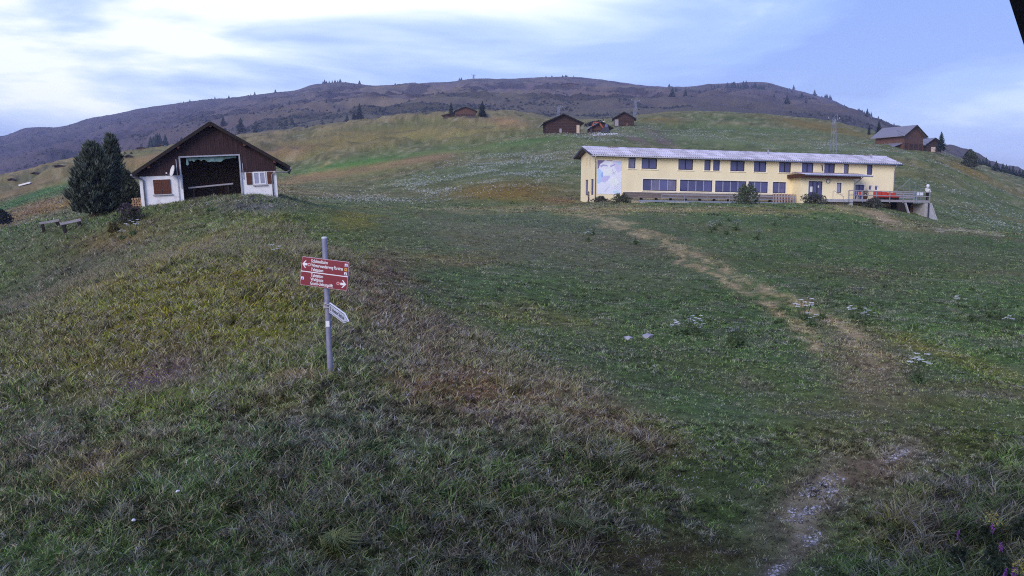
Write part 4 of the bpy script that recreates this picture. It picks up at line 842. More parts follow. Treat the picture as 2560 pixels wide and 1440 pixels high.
for rr, y in ((.20, -2.02), (.20, -2.06), (.27, -2.06), (.27, -2.004)):
    for k in range(n): dm.v.append((cx + rr * math.cos(6.2832 * k / n), y, cz + rr * math.sin(6.2832 * k / n)))
for i in range(3):
    for k in range(n): dm.f.append((i * n + k, i * n + (k + 1) % n, (i + 1) * n + (k + 1) % n, (i + 1) * n + k))
lp = dm.build('round_lamp', m_gut, yh, smooth=True); MB().prism([(cx + .19 * math.cos(6.2832 * k / 20), cz + .19 * math.sin(6.2832 * k / 20)) for k in range(20)], -2.03, -2.004).build('lamp_glass', m_cream, lp)
# long plank bench fixed under the ground floor windows
bx0, bx1 = yf(1557, 490)[0], yf(1990, 490)[0] - .3; wb = empty('wall_bench', M=MY @ Matrix.Translation((0, 0, 0))); tag(wb, 'long brown plank bench along the foot of the yellow front', 'bench')
zb0 = yf(1700, 496)[1]; npl = 12
for k in range(npl):
    a, b = bx0 + (bx1 - bx0) * k / npl, bx0 + (bx1 - bx0) * (k + 1) / npl - .02
    for z0 in (.05, .24, .43): MB().box(a, b, -.075, -.035, zb0 + z0, zb0 + z0 + .17).build('back_plank', m_wood, wb)
    MB().box(a, b, -.62, -.12, zb0 - .02, zb0 + .03).build('seat_plank', m_wood, wb)
    MB().box(a + .2, a + .32, -.60, -.12, zb0 - .50, zb0 - .022).build('leg', m_dark, wb)
# galvanised walkway with rail in front of it
wk = empty('walkway', M=MY.copy()); tag(wk, 'galvanised walkway with a plank deck in front of the yellow house', 'walkway')
gx0, gx1 = yf(1597, 503, -2.2)[0], yf(1985, 500, -2.2)[0]; zw = yf(1750, 503, -2.2)[1]
nd = 14
for k in range(nd): MB().box(gx0 + (gx1 - gx0) * k / nd, gx0 + (gx1 - gx0) * (k + 1) / nd - .02, -2.2, -.75, zw - .05, zw + .02).build('deck_plate', m_grey_wood, wk)
MB().box(gx0, gx1, -2.26, -2.203, zw - .16, zw + .03).build('edge_beam', m_metal, wk)
ry0 = gx0 + 2.6; nr = 7
for k in range(nr):
    x = ry0 + (gx1 - ry0) * k / (nr - 1); MB().box(x - .035, x + .035, -2.33, -2.262, zw - .5, zw + .72).build('rail_post', m_metal, wk)
for z0, t_h in ((.60, .13), (.28, .07)): MB().box(ry0, gx1, -2.262 + .001, -2.22, zw + z0, zw + z0 + t_h).build('rail', m_grey_wood if z0 > .5 else m_metal, wk)
for x in (gx0 + .4, (gx0 + gx1) / 2, gx1 - .5): MB().box(x - .25, x + .25, -2.25, -1.8, zw - 1.2, zw - .052).build('footing', m_conc, wk)
# stacked folding chairs by the walkway end
m_slat = mat('red_brown_slats', (0.20, 0.062, 0.045), 0.7, 0.2, 6, rnd=0.15); m_pale = mat('pale_wood', (0.46, 0.36, 0.30), 0.8, 0.15, 5)
cx0, cx1 = yf(1934, 488, -1.3)[0], yf(1991, 488, -1.3)[0]; nch = 8; wch = (cx1 - cx0) / nch
fm = MB().box(0, .07, -.03, .03, 0, 1.02).mesh('upright', m_pale); fs = MB().box(.085, wch - .10, -.02, .02, 0, .09).mesh('slat', m_slat)
for k in range(nch):
    c = empty('folding_chair', M=MY @ Matrix.Translation((cx0 + k * wch, -1.3, zw + .02)) @ Matrix.Rotation(R(-7), 4, 'X'))
    tag(c, 'folded red brown slatted chair in the row leaning by the walkway', 'chair', 'folded chairs leaning in a row at the yellow house')
    link('upright', fm, None, c); link('upright', fm, None, c, loc=(wch - .09, 0, 0))
    for z0 in (.12, .30, .48, .66, .84): link('slat', fs, None, c, loc=(0, 0, z0))
# terrace at the right end, on posts above the underpass
tr = empty('terrace', M=MY.copy()); tag(tr, 'timber terrace with rails at the right end of the yellow house', 'terrace')
tx0, tx1 = yf(2119, 503, -3.2)[0], yf(2322, 514, -3.2)[0]; zt0 = ZF - .02
npk = 24
pk = MB().box(0, (tx1 - tx0) / npk - .02, -3.2, -.06, -.06, 0).mesh('deck_plank', m_grey_wood)
for k in range(npk): link('deck_plank', pk, None, tr, loc=(tx0 + (tx1 - tx0) * k / npk, 0, zt0))
MB().box(tx0, tx1, -3.27, -3.203, zt0 - .24, zt0 + .02).build('edge_beam', m_grey_wood, tr); MB().box(tx0, tx1, -.5, -.3, zt0 - .30, zt0 - .063).build('beam', m_dark, tr)
nps = 7
for k in range(nps):
    x = tx0 + .05 + (tx1 - tx0 - .1) * k / (nps - 1); MB().box(x - .045, x + .045, -3.36, -3.272, zt0 - .34, zt0 + 1.0).build('rail_post', m_metal, tr)
for z0 in (.42, .92): MB().box(tx0, tx1, -3.41, -3.363, zt0 + z0, zt0 + z0 + .09).build('rail', m_grey_wood, tr)
xh = tx0 + (tx1 - tx0) * .58
for z0 in (.30, .55, .80): MB().box(xh, tx1, -.6, -.55, zt0 + z0, zt0 + z0 + .16).build('screen_board', m_grey_wood, tr)
for x in (xh, tx1 - .1): MB().box(x, x + .1, -.70, -.602, zt0, zt0 + 1.1).build('screen_post', m_metal, tr)
for x in (tx0 + .3, tx0 + (tx1 - tx0) * .34): MB().box(x, x + .45, -3.15, -2.7, zt0 - 2.2, zt0 - .062).build('footing', m_conc, tr)
# handrail and step by the entrance
hrx = yf(2082, 500, -3.0)[0]; hr = empty('handrail', M=MY @ Matrix.Translation((hrx, -3.0, zt0))); tag(hr, 'bent steel handrail beside the entrance steps', 'handrail')
MB().tube([(0, 0, -.8), (0, 0, .85), (.08, -.03, .92), (.75, -.9, .25), (.75, -.9, -.9)], .03, 8).build('tube', m_gut, hr)
MB().box(hrx - 1.0, hrx + 2.4, -3.3, -2.02, zt0 - .35, zt0 - .02).build('entrance_step', m_conc, yh)
# red cushioned seats, blue chairs, planter, figure and notice boards on the terrace
m_red = mat('red_fabric', (0.46, 0.055, 0.035), 0.85, 0.2, 4, rnd=0.2); m_blue = mat('blue_plastic', (0.04, 0.06, 0.28), 0.5, 0.1, 4)
for k, (u0, u1) in enumerate([(2186, 2204), (2206, 2219), (2221, 2232), (2232, 2241)]):
    xa, xb = yf(u0, 498, -2.2)[0], yf(u1, 498, -2.2)[0]; s = empty('red_seat', M=MY @ Matrix.Translation((xa, -2.2, zt0))); wd = xb - xa
    tag(s, ['wide red padded terrace seat nearest the terrace door', 'second red padded terrace seat from the terrace door', 'third red padded terrace seat from the terrace door', 'narrow red padded terrace seat farthest right'][k], 'seat', 'red seats on the terrace')
    MB().box(0, wd, -.55, .1, .30, .46).build('seat', m_red, s); MB().box(0, wd, .1, .24, .18, .98 - .04 * k).build('backrest', m_red, s); MB().box(.03, wd - .03, -.5, .2, 0, .297).build('base', m_dark, s)
for k, u in enumerate((2142, 2150)):
    x = yf(u, 498, -2.6)[0]; c = empty('blue_chair', M=MY @ Matrix.Translation((x, -2.6, zt0)) @ Matrix.Rotation(R(20 - 40 * k), 4, 'Z')); tag(c, ['blue terrace chair in front of the glazed door, left one', 'blue terrace chair in front of the glazed door, right one'][k], 'chair')
    MB().box(-.2, .2, -.2, .2, .42, .46).build('seat', m_blue, c); MB().box(-.2, .2, .17, .21, .5, .88).build('backrest', m_red if k else m_blue, c)
    for x_, y_ in ((-.18, -.18), (.15, -.18), (-.18, .15), (.15, .15)): MB().box(x_, x_ + .03, y_, y_ + .03, 0, .417 if y_ < 0 else .9).build('leg', m_wfr, c)
x = yf(2163, 492, -1.8)[0]; pl = empty('planter', M=MY @ Matrix.Translation((x, -1.8, zt0))); tag(pl, 'round reddish shrub in a tub between the blue chairs and red seats', 'planter')
MB().tube([(0, 0, 0), (0, 0, .4)], [.2, .28], 10).build('tub', m_fascia, pl); V, T, C = leafy(500, .42, .42, .75, .06, (0.09, 0.045, 0.04), 5); link('foliage', tri_mesh('foliage', V, T, C), m_leaf, pl, loc=(0, 0, .38))
fx = yf(2318, 500, -3.0)[0]; fg = empty('painted_figure', M=MY @ Matrix.Translation((fx, -3.0, zt0))); tag(fg, 'white painted standing figure at the right corner of the terrace', 'statue')
hd = MB().tube([(0, 0, 1.52), (0, 0, 1.58), (0, 0, 1.70), (0, 0, 1.84), (0, 0, 1.90)], [.09, .16, .19, .15, .05], 12).build('head', m_wfr, fg, smooth=True)
MB().tube([(0, 0, .86), (.02, 0, 1.0), (0, 0, 1.25), (-.02, 0, 1.44), (0, 0, 1.53)], [.17, .22, .27, .24, .09], 12).build('torso', m_wfr, fg, smooth=True)
MB().tube([(.22, 0, 1.4), (.30, -.05, 1.1), (.26, -.12, .86)], [.08, .07, .05], 8).build('arm', m_wfr, fg, smooth=True); MB().tube([(-.22, 0, 1.4), (-.28, -.05, 1.15), (-.2, -.15, .98)], [.08, .07, .05], 8).build('arm', m_wfr, fg, smooth=True)
for s in (-1, 1): MB().tube([(s * .09, 0, .95), (s * .10, 0, .5), (s * .10, 0, .02)], [.11, .085, .07], 8).build('leg', m_dark, fg, smooth=True)
for k, u in enumerate((2293, 2303)):
    x = yf(u, 484, -.4)[0]; z = yf(u, 484, -.4)[1]; n = empty('notice_board', M=MY @ Matrix.Translation((x, -.45, zt0))); tag(n, ['white notice board behind the terrace rail, left of two', 'white notice board behind the terrace rail, right of two'][k], 'sign')
    MB().box(-.24, .24, -.02, .02, z - zt0 - .22, z - zt0 + .22).build('panel', m_wfr, n); MB().box(-.26, .26, .022, .04, z - zt0 - .24, z - zt0 + .24).build('frame', m_dark, n); MB().box(-.03, .03, .042, .09, 0, z - zt0 + .2).build('post', m_gut, n)
# concrete underpass below the terrace end
up_ = empty('underpass', M=MY.copy()); tag(up_, 'concrete underpass with slanting wing walls below the terrace end', 'underpass')
ux0, ux1 = yf(2258, 520, -3.0)[0], yf(2314, 520, -3.0)[0]; ux2 = yf(2345, 566, -3.4)[0]; zu = yf(2320, 566, -3.3)[1]
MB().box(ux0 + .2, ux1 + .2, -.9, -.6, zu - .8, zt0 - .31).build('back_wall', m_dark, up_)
MB().prism([(ux1, zt0 - .28), (ux1 + .25, zt0 - .28), (ux2, zu + .1), (ux2 - .1, zu - .9), (ux1 - .0, zu - .9)], -3.5, -3.2).build('wing_wall', m_conc, up_)
mb = MB(); mb.bar((ux1 + .3, -3.36, zt0 - .30), (ux2 + .02, -3.36, zu + .12), .36, .14); mb.build('wall_cap', m_conc, up_)
MB().box(ux1 - .3, ux1 - .01, -3.2, -.9, zu - .9, zt0 - .31).build('side_wall', m_conc, up_)
xq, zq = yf(2282, 560, -3.3); mb = MB(); mb.bar((ux0, -3.3, zt0 - .30), (xq, -3.3, zq - .3), .25, .14); mb.build('left_cap', m_conc, up_)
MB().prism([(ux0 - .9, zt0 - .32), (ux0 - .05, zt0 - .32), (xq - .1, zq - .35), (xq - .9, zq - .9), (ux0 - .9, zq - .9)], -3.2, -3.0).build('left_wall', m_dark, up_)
MB().box(ux1 - .75, ux1 - .35, -1.3, -1.25, zu - .8, zt0 - .6).build('door_leaf', m_brown2, up_)
MB().box(ux1 - .12, ux1 + .02, -3.62, -3.51, zu - .6, zt0 - .29).build('drain_pipe', m_roofdk, up_)
xq, zq = yf(2280, 550, -2.6); hp = empty('hose_ring', M=MY @ Matrix.Translation((xq, -2.6, zq))); tag(hp, 'orange hose reel ring leaning in the underpass', 'hose')
MB().tube([(.32 * math.cos(t * .3142), 0, .42 * math.sin(t * .3142)) for t in range(21)], .045, 6).build('ring', mat('orange_hose', (.5, .14, .06), .6), hp); MB().tube([(0, .02, -.4), (0, .02, .4)], .03, 6).build('stand', m_dark, hp)
# ball net behind the terrace
nf = empty('net_fence', M=MY.copy()); tag(nf, 'green ball net on slim posts behind the terrace', 'fence')
tops = [(2240, 476), (2258, 463), (2275, 447), (2288, 462), (2302, 472), (2320, 470)]; ny = 6.0; tp_ = []
for u, v in tops:
    x, z = yf(u, v, ny); tp_.append((x, ny, z)); MB().tube([(x, ny, zt0 - .6), (x, ny, z)], .035, 6).build('post', mat('green_post', (.17, .24, .22), .6), nf)
for a, b in zip(tp_[:-1], tp_[1:]): MB().tube([a, b], .03, 5).build('top_cable', m_metal, nf)
nm = MB()
for i in range(len(tp_) - 1):
    a, b = tp_[i], tp_[i + 1]
    for k in range(1, 7):
        f = k / 7; x = a[0] + (b[0] - a[0]) * f; z = a[2] + (b[2] - a[2]) * f; nm.tube([(x, ny, zt0 - .5), (x, ny, z)], .010, 3, False)
    for k in range(1, 10):
        z0 = zt0 - .5 + .3 * k
        if z0 < min(a[2], b[2]): nm.tube([(a[0], ny, z0), (b[0], ny, z0)], .010, 3, False)
nm.build('net', mat('green_net', (.14, .22, .20), .8), nf, kind='stuff')
MB().tube([(yf(2054, 410)[0], -.06, yf(2054, 412)[1]), (yf(2054, 420)[0] + .06, -.09, yf(2054, 420)[1]), (yf(2056, 428)[0], -.07, yf(2056, 428)[1])], .05, 6).build('aerial', m_dark, yh)
# plank lying in the grass before the walkway
q = gpt(1690, 91.5); pb = empty('plank', (q.x, q.y, q.z + .1), R(10)); tag(pb, 'pale weathered plank lying in the grass below the walkway', 'plank'); MB().box(-.9, .9, -.1, .1, 0, .06).box(.9, 1.3, -.07, .05, .0, .05).build('board', mat('pale_plank', (.5, .48, .46), .9), pb)
# ------------------------------------------------------------------ bushes round the guesthouse
bush('elder_bush', 'big leafy green bush in front of the walkway', 'bush', 1866, 92.5, 66, 52, 1500, .14, (0.10, 0.13, 0.08), 1, tipcol=(0.16, 0.15, 0.13), ptip=.10, dz=-.2)
bush('weed_clump', 'dark weeds at the foot of the mural corner', 'bush', 1552, 95.0, 56, 22, 1100, .11, (0.085, 0.10, 0.065), 2, tipcol=(0.16, 0.12, 0.11), ptip=.15)
bush('weed_clump', 'low brownish weeds at the bottom of the yellow corner', 'bush', 1502, 95.6, 42, 14, 700, .10, (0.075, 0.070, 0.050), 3)
bush('weed_clump', 'dark weeds below the glazed entrance door', 'bush', 2034, 97.5, 64, 24, 1600, .11, (0.08, 0.09, 0.07), 4, tipcol=(0.12, 0.09, 0.10), ptip=.2)
bush('weed_clump', 'grey green weeds under the front edge of the terrace', 'bush', 2182, 98.0, 48, 26, 1200, .11, (0.085, 0.095, 0.075), 6, tipcol=(0.15, 0.10, 0.13), ptip=.2)
bush('flowering_shrub', 'pinkish flowering shrub at the left gable of the yellow house', 'bush', 1476, 98.5, 18, 28, 500, .09, (0.10, 0.055, 0.075), 7)
bush('willowherb_clump', 'pinkish willowherb and yellow herbs under the pine at the barn corner', 'bush', 326, 54.6, 78, 44, 1900, .07, (0.060, 0.062, 0.050), 9, tipcol=(0.19, 0.11, 0.18), ptip=.22)
bush('herb_clump', 'yellowish herbs at the foot of the broad pine', 'bush', 283, 53.5, 36, 24, 800, .06, (0.11, 0.095, 0.035), 10)
bush('hill_bush', 'dark bush cut by the left picture edge', 'bush', 2, 118, 60, 36, 1500, .2, (0.030, 0.042, 0.040), 12)
bush('shrub_row', 'long dark shrub between the log cabins', 'bush', 1492, 262, 58, 15, 1600, .4, (0.055, 0.055, 0.070), 13, depth=.4)

# ------------------------------------------------------------------ the signpost
SY = 16.7; base = gpt(826, SY); topp = P(811, 596, SY)
Hp = topp.z - base.z; sp_ = empty('signpost', base); tag(sp_, 'leaning grey steel signpost with red and white direction signs', 'signpost')
sp_.rotation_euler = (0, math.atan2(topp.x - base.x, Hp), 0)
m_pole = mat('painted_steel', (0.25, 0.25, 0.34), 0.55, 0.15, 14, 0.05, metal=0.2, second=(0.33, 0.32, 0.40), second_lo=0.5, second_hi=0.7)
MB().tube([(0, 0, -.4), (0, 0, Hp)], .052, 20).build('pole', m_pole, sp_, smooth=False)
MB().tube([(0, 0, Hp), (0, 0, Hp + .02), (0, 0, Hp + .035)], [.056, .056, .03], 20).build('pole_cap', mat('cap_plastic', (.62, .62, .66), .6), sp_)
m_sred = mat('sign_red', (0.20, 0.010, 0.028), 0.4, 0.06, 3, spec=0.5); m_swhite = mat('sign_white', (0.80, 0.80, 0.84), 0.5, 0.03, 5); m_sback = mat('sign_back', (.35, .35, .38), .5, metal=.5)
SWd, SHt = 1.0, .565; yaw = R(-13)
x_off = (747 - 811) / 127.5 * 1.0
def zat(v): return (P(813, v, SY).z - base.z)
sg = empty('sign_panel', parent=sp_); sg.matrix_basis = Matrix.Translation((0, -.075, zat(683))) @ Matrix.Rotation(yaw, 4, 'Z') @ Matrix.Rotation(R(7.5), 4, 'Y') @ Matrix.Scale(.955, 4) @ Matrix.Translation((-.51, 0, SHt / 2))
# panel coordinates: x to the right 0..1, z downwards from 0 to -SHt
def rrect(x0, x1, z0, z1, r, n=5):
    pts = []
    for cx, cz, a0 in ((x1 - r, z1 - r, 0), (x0 + r, z1 - r, 90), (x0 + r, z0 + r, 180), (x1 - r, z0 + r, 270)):
        for k in range(n + 1): a = R(a0 + 90 * k / n); pts.append((cx + r * math.cos(a), cz + r * math.sin(a)))
    return pts
MB().prism(rrect(0, 1, -SHt, 0, .025), -.012, .012).build('border', mat('sign_border', (.60, .40, .46), .5), sg)
MB().prism(rrect(.008, .992, -SHt * .497, -.008, .02), -.016, -.0125).build('upper_field', m_sred, sg)
MB().prism(rrect(.008, .992, -SHt + .008, -SHt * .527, .02), -.016, -.0125).build('lower_field', m_sred, sg)
MB().box(.008, .992, -.0175, -.0165, -SHt * .527, -SHt * .497).build('divider', m_swhite, sg)
for x in (.3, .7): MB().box(x - .02, x + .02, .013, .035, -SHt + .05, -.05).build('back_rail', m_sback, sg)
MB().box(.44, .58, .036, .055, -SHt * .35, -SHt * .25).box(.44, .58, .036, .055, -SHt * .8, -SHt * .7).build('clamp', m_sback, sg)
def text(name, body, x0, x1, zbase, height, parent, material, y=-.0185, narrow=True):
    cu = bpy.data.curves.new(name, 'FONT'); cu.body = body; cu.size = 1.0; cu.offset = 0.018; cu.extrude = 0.0
    o = bpy.data.objects.new(name, cu); COL.objects.link(o); dg = bpy.context.evaluated_depsgraph_get(); me = bpy.data.meshes.new_from_object(o.evaluated_get(dg)); bpy.data.objects.remove(o)
    co = np.array([q.co[:] for q in me.vertices]); w0, w1 = co[:, 0].min(), co[:, 0].max(); sc = height / 0.69
    for q in me.vertices: q.co = Vector((x0 + (q.co.x - w0) / (w1 - w0) * (x1 - x0), y, zbase + q.co.y * sc))
    me.materials.clear(); return link(name, me, material, parent)
s_ = 1 / 965
for body, xa, xb, t in (('Schlittelbahn', .205, .555, .165), ('Winterwanderweg Parsiras', .212, .885, .315), ('Talstation', .212, .475, .465), ('Talstation', .218, .480, .665), ('Waldpiste', .218, .490, .805), ('Gratis-Uebungslift', .218, .700, .945)):
    text('lettering', body, xa, xb, -SHt * t, SHt * .108, sg, m_swhite)
def arrow(x0, x1, zc, left, parent):
    L_ = x1 - x0; h = .072; pl = [(0, 0), (L_ * .55, h), (L_ * .78, h), (L_ * .42, h * .32), (L_, h * .32), (L_, -h * .32), (L_ * .42, -h * .32), (L_ * .78, -h), (L_ * .55, -h)]
    pts = [(x0 + x, zc + z) for x, z in pl] if left else [(x1 - x, zc + z) for x, z in pl][::-1]
    MB().prism(pts, -.0195, -.0165).build('arrow', m_swhite, parent)
arrow(.022, .128, -SHt * .255, True, sg); arrow(.855, .978, -SHt * .785, False, sg)
for x, t in ((.168, .255), (.805, .785)):
    c = lambda r: [(x + r * math.cos(6.2832 * k / 24), -SHt * t + r * math.sin(6.2832 * k / 24)) for k in range(24)]
    d = MB().prism(c(.031), -.0185, -.0165).build('disc_ring', m_swhite, sg); MB().prism(c(.024), -.0195, -.0187).build('disc', mat('signal_red', (.55, .03, .04), .45), d)
for x, t, cc in ((.945, .12, (.30, .30, .62)), (.945, .275, (.68, .36, .05)), (.945, .42, (.30, .30, .62)), (.045, .755, (.30, .30, .62))):
    q = MB().box(x - .029, x + .029, -.0185, -.0165, -SHt * t - .029, -SHt * t + .029).build('pictogram', m_swhite if cc[2] > .5 else mat('pictogram_orange', (.70, .36, .05), .5), sg)
    zc = -SHt * t; kk = mat('pictogram_blue', (.16, .17, .45), .5) if cc[2] > .5 else m_roofdk
    MB().prism([(x - .024, zc - .024), (x + .024, zc - .024), (x + .006, zc + .0), (x + .024, zc + .022), (x - .004, zc + .010)] if cc[2] > .5 else [(x - .016, zc - .012), (x, zc + .006), (x + .016, zc - .012), (x + .010, zc + .014), (x - .010, zc + .014)], -.0195, -.0187).build('pictogram_shape', kk, q)
# small white arrow plate turned towards the viewer
ad = Vector((.52, -.80, -.20)).normalized()
pz = zat(768); pa = empty('arrow_plate', parent=sp_)
ey_ = Vector((-ad.y, ad.x, 0)).normalized(); ez_ = ad.cross(ey_); ez_ = -ez_ if ez_.z < 0 else ez_
Mx = Matrix.Identity(4)
for i, q in enumerate((ad, ey_, ez_)):
    for r_ in range(3): Mx[r_][i] = q[r_]
Mx.translation = Vector((.055, -.055, pz)); pa.matrix_basis = Mx
PL = .92; PHh = .095
def plate(inset): 
    i = inset; return [(i, -PHh + i), (PL * .78, -PHh + i), (PL - i * 1.6, 0), (PL * .78, PHh - i), (i, PHh - i)]
fy = ey_.dot(Vector((.25, -1, 0))) > 0                       # which side faces the viewer
sgn = 1 if fy else -1
def lay(a, b): return (a, b) if sgn > 0 else (-b, -a)
MB().prism(plate(0), *lay(-.012, .010)).build('plate', m_swhite, pa); MB().prism(plate(.014), *lay(.0105, .0125)).build('plate_line', m_roofdk, pa); MB().prism(plate(.026), *lay(.013, .015)).build('plate_face', mat('plate_grey', (.50, .53, .62), .5), pa)
to = text('lettering', 'Schweizer Skischule', .14, .74, -.03, .075, pa, m_wfd, y=.0165 * sgn)
if sgn > 0: pass
MB().prism([(.06, -.045), (.085, -.045), (.10, .0), (.085, .045), (.06, .045), (.075, .0)], *lay(.0155, .0175)).build('emblem', m_roofdk, pa)
MB().tube([(-.06, 0, .06), (-.03, -.09, .08), (.05, -.09, .05)], .012, 6).box(-.07, .06, -.07, .06, -.012, .012).build('clip', m_sback, sp_, loc=(0, 0, pz))
MB().tube([(0, -.058, .09), (-.05, -.03, .05), (-.055, -.02, .0)], .014, 6).build('tape', mat('white_tape', (.7, .6, .58), .8), sp_, loc=(0, 0, pz))
MB().box(-.035, .035, -.060, -.045, zat(816), zat(802)).build('sticker', m_swhite, sp_)

# ------------------------------------------------------------------ timber huts on the hillside
m_log = mat('weathered_logs', (0.058, 0.034, 0.031), 0.9, 0.45, 5, 0.3, stretch=(.4, 3, 3), rnd=0.1); m_log2 = mat('old_boards', (0.12, 0.062, 0.045), 0.9, 0.4, 4, 0.3, stretch=(3, 3, .35), rnd=0.1, second=(0.17, 0.12, 0.10), second_lo=0.55, second_hi=0.8)
m_shingle = mat('grey_sheet_roof', (0.22, 0.21, 0.24), 0.55, 0.3, 3, spec=0.4); m_pale2 = mat('pale_roof', (0.23, 0.215, 0.245), 0.5, 0.15, 3, spec=0.5)
m_basestone = mat('dark_base_stone', (.10, .09, .085), .95, .3, 4)
def hut(name, label, u, Y, wpx, hpx, rpx, depth, yaw, clad, roof, cat='hut', vb=None, ov=.45, door=None, over=0.0, dz=0.0, asym=0.0):
    q = hit(u, vb, Y * .72, Y * 1.35); s = q.y / F; W, H, Rr = wpx * s, hpx * s, rpx * s
    e = empty(name, (q.x, q.y, q.z + dz), yaw); tag(e, label, cat); h2 = W / 2; rx = asym * W
    n = max(4, int(H / .34)); lg = MB()
    for k in range(n):
        z0 = H * k / n; lg.tube([(-h2 - .15, 0, z0 + H / n / 2), (h2 + .15, 0, z0 + H / n / 2)], H / n * .56, 6)
    if clad == 'logs':
        lg.build('front_logs', m_log, e, kind='stuff')
        for x in (-h2 + .05, h2 - .05):
            sl = MB()
            for k in range(n): sl.tube([(x, .1, H * (k + .5) / n), (x, depth, H * (k + .5) / n)], H / n * .54, 6)
            sl.build('side_logs', m_log, e, kind='stuff')
    else:
        bd = MB(); nb = max(8, int(W / .45))
        for k in range(nb):
            x0, x1 = -h2 + W * k / nb, -h2 + W * (k + 1) / nb - .03; bd.box(x0, x1, -.05 - .03 * (k % 2), .1, H * .42, H)
        bd.build('front_boards', m_log2, e, kind='stuff')
        MB().box(-h2, h2, -.02, .12, 0, H * .42 - .003).build('lower_wall', m_log, e)
        for k in range(5): x = -h2 + W * k / 4; MB().box(x - .10, x + .10, -.14, -.022, 0, H * .45).build('post', m_log2, e)
        for x in (-h2, h2 - .12): MB().box(x, x + .12, .12, depth, 0, H).build('side_wall', m_log2, e)
    MB().box(-h2, h2, depth - .1, depth, 0, H).build('back_wall', m_log, e)
    MB().prism([(-h2, H), (h2, H), (rx, H + Rr)], -.03, .1).build('gable', m_log if clad == 'logs' else m_log2, e)
    for s_ in (-1, 1):
        xe = s_ * (h2 + ov); zz_ = H - Rr * ov / h2
        pg = [(rx, H + Rr + .02), (xe, zz_ + .02), (xe, zz_ + .18), (rx, H + Rr + .20)]
        MB().prism(pg if s_ > 0 else pg[::-1], -ov - over, depth + ov).build('roof', roof, e)
        mb = MB(); mb.bar((rx, -ov - over - .03, H + Rr + .06), (xe, -ov - over - .03, zz_ + .06), .05, .24); mb.build('verge_board', m_dark, e)
    MB().box(-h2 - .1, h2 + .1, -.1, depth, -1.6, -.003).build('stone_base', m_basestone, e)
    if door:
        for dx0, dx1, dh, mm in door: MB().box(dx0 * W, dx1 * W, -H / n * .6 - .06, -H / n * .5, .02, dh * H).build('door', mm, e)
    return e
for (u, Y, lab) in [(445, 12.6, 'small white lump lying in the grass at the lower left'), (335, 11.9, 'smaller white lump in the grass nearer the bottom left')]:
    q = gpt(u, Y); o = link('white_lump', rock_mesh('white_lump', u, .7), m_swhite, loc=(q.x, q.y, q.z + .16), scale=.032); tag(o, lab, 'lump')
m_orange = mat('pale_door', (.58, .44, .34), .8, .12, 4)
hut('log_cabin', 'dark log cabin with a pale door at its right corner, left of three', 1408, 205, 82, 27, 18, 7, R(4), 'logs', m_shingle, vb=333, ov=.9, door=[(.40, .49, .72, m_orange), (-.12, -.05, .4, m_grey_wood)])
ls_ = hut('log_shed', 'small low shed with the excavator parked before it', 1502, 206, 44, 13, 12, 5, R(8), 'boards', m_shingle, vb=331, ov=.8)
cm_ = MB().box(.9, 1.3, 2.0, 2.4, 1.0, 2.9).build('chimney', m_wfr, ls_); MB().tube([(1.1, 2.2, 2.9), (1.1, 2.2, 3.5)], .12, 8).build('chimney_pipe', m_dark, cm_)
hut('log_cabin', 'dark log cabin highest on the knoll, right of three', 1560, 222, 46, 20, 13, 5.5, R(-6), 'logs', m_shingle, vb=315, ov=.8, door=[(-.5, -.30, .8, m_grey_wood), (.1, .22, .35, m_log2)])
hb = hut('hay_barn', 'large brown hay barn with a pale roof on the right hillside', 2283, 225, 72, 38, 22, 8.5, R(30), 'boards', m_pale2, vb=376, ov=.9)
hut('timber_chalet', 'small reddish chalet right of the large hay barn', 2333, 222, 40, 20, 13, 6, R(12), 'logs', m_pale2, vb=380, ov=.8, door=[(-.2, .1, .6, m_orange)])
Wb = 72 * 225 / F; 
lt = MB(); lt.prism([(-Wb / 2 - .02, 1.6), (-Wb / 2 - 4.5, 0.3), (-Wb / 2 - 4.5, .45), (-Wb / 2 - .02, 1.9)], .5, 8).build('lean_to_roof', m_pale2, hb); MB().box(-Wb / 2 - 4.0, -Wb / 2 - .02, .9, 7.5, -1.2, .35).build('lean_to_wall', m_log2, hb)
hut('field_barn', 'reddish field barn between two spruces on the far green crest', 1164, 345, 50, 13, 9, 9, R(6), 'boards', m_darkroof, vb=291, ov=.6)
hut('low_hut', 'low hut with a pale roof left of the field barn', 1124, 343, 30, 5, 2.5, 4, R(0), 'boards', m_pale2, vb=293.5, ov=.8)
hut('alp_stable', 'long white roofed alp building just under the mountain ridge', 1424, 1700, 38, 2.5, 3, 20, R(3), 'boards', m_pale2, vb=213.5, ov=2)
for k, (u, v, Y, w_, h_, lab) in enumerate([(150, 418, 330, 24, 4, 'tiny far hut with a pale roof left of the pine'), (88, 436, 330, 11, 4, 'tiny far hut with dark walls on the left crest'), (30, 452, 325, 10, 4, 'tiny dark hut nearest the left edge'), (353, 372, 420, 22, 4, 'flat dark hut roof above the barn eave'), (402, 362, 430, 13, 4, 'tiny white walled hut among far spruces'), (322, 394, 330, 12, 5, 'tiny hut under the round trees right of the pine')]):
    hut('far_hut', lab, u, Y, w_, h_ * .6, h_ * .5, 6, R(5), 'boards', m_pale2 if k in (0, 4) else m_darkroof, vb=v, ov=.5)
q = hit(64, 463, 150, 420); wr = empty('white_trough', (q.x, q.y, q.z), R(-4)); tag(wr, 'long white trough lying on the slope at the left', 'trough'); wr.rotation_euler = (0, R(-14), 0); MB().box(-1.6, 1.6, -.4, .4, .12, .5).build('tank', m_wfr, wr); MB().box(-1.4, -1.2, -.3, .3, -.5, .117).box(1.2, 1.4, -.3, .3, -.5, .117).build('feet', m_dark, wr)
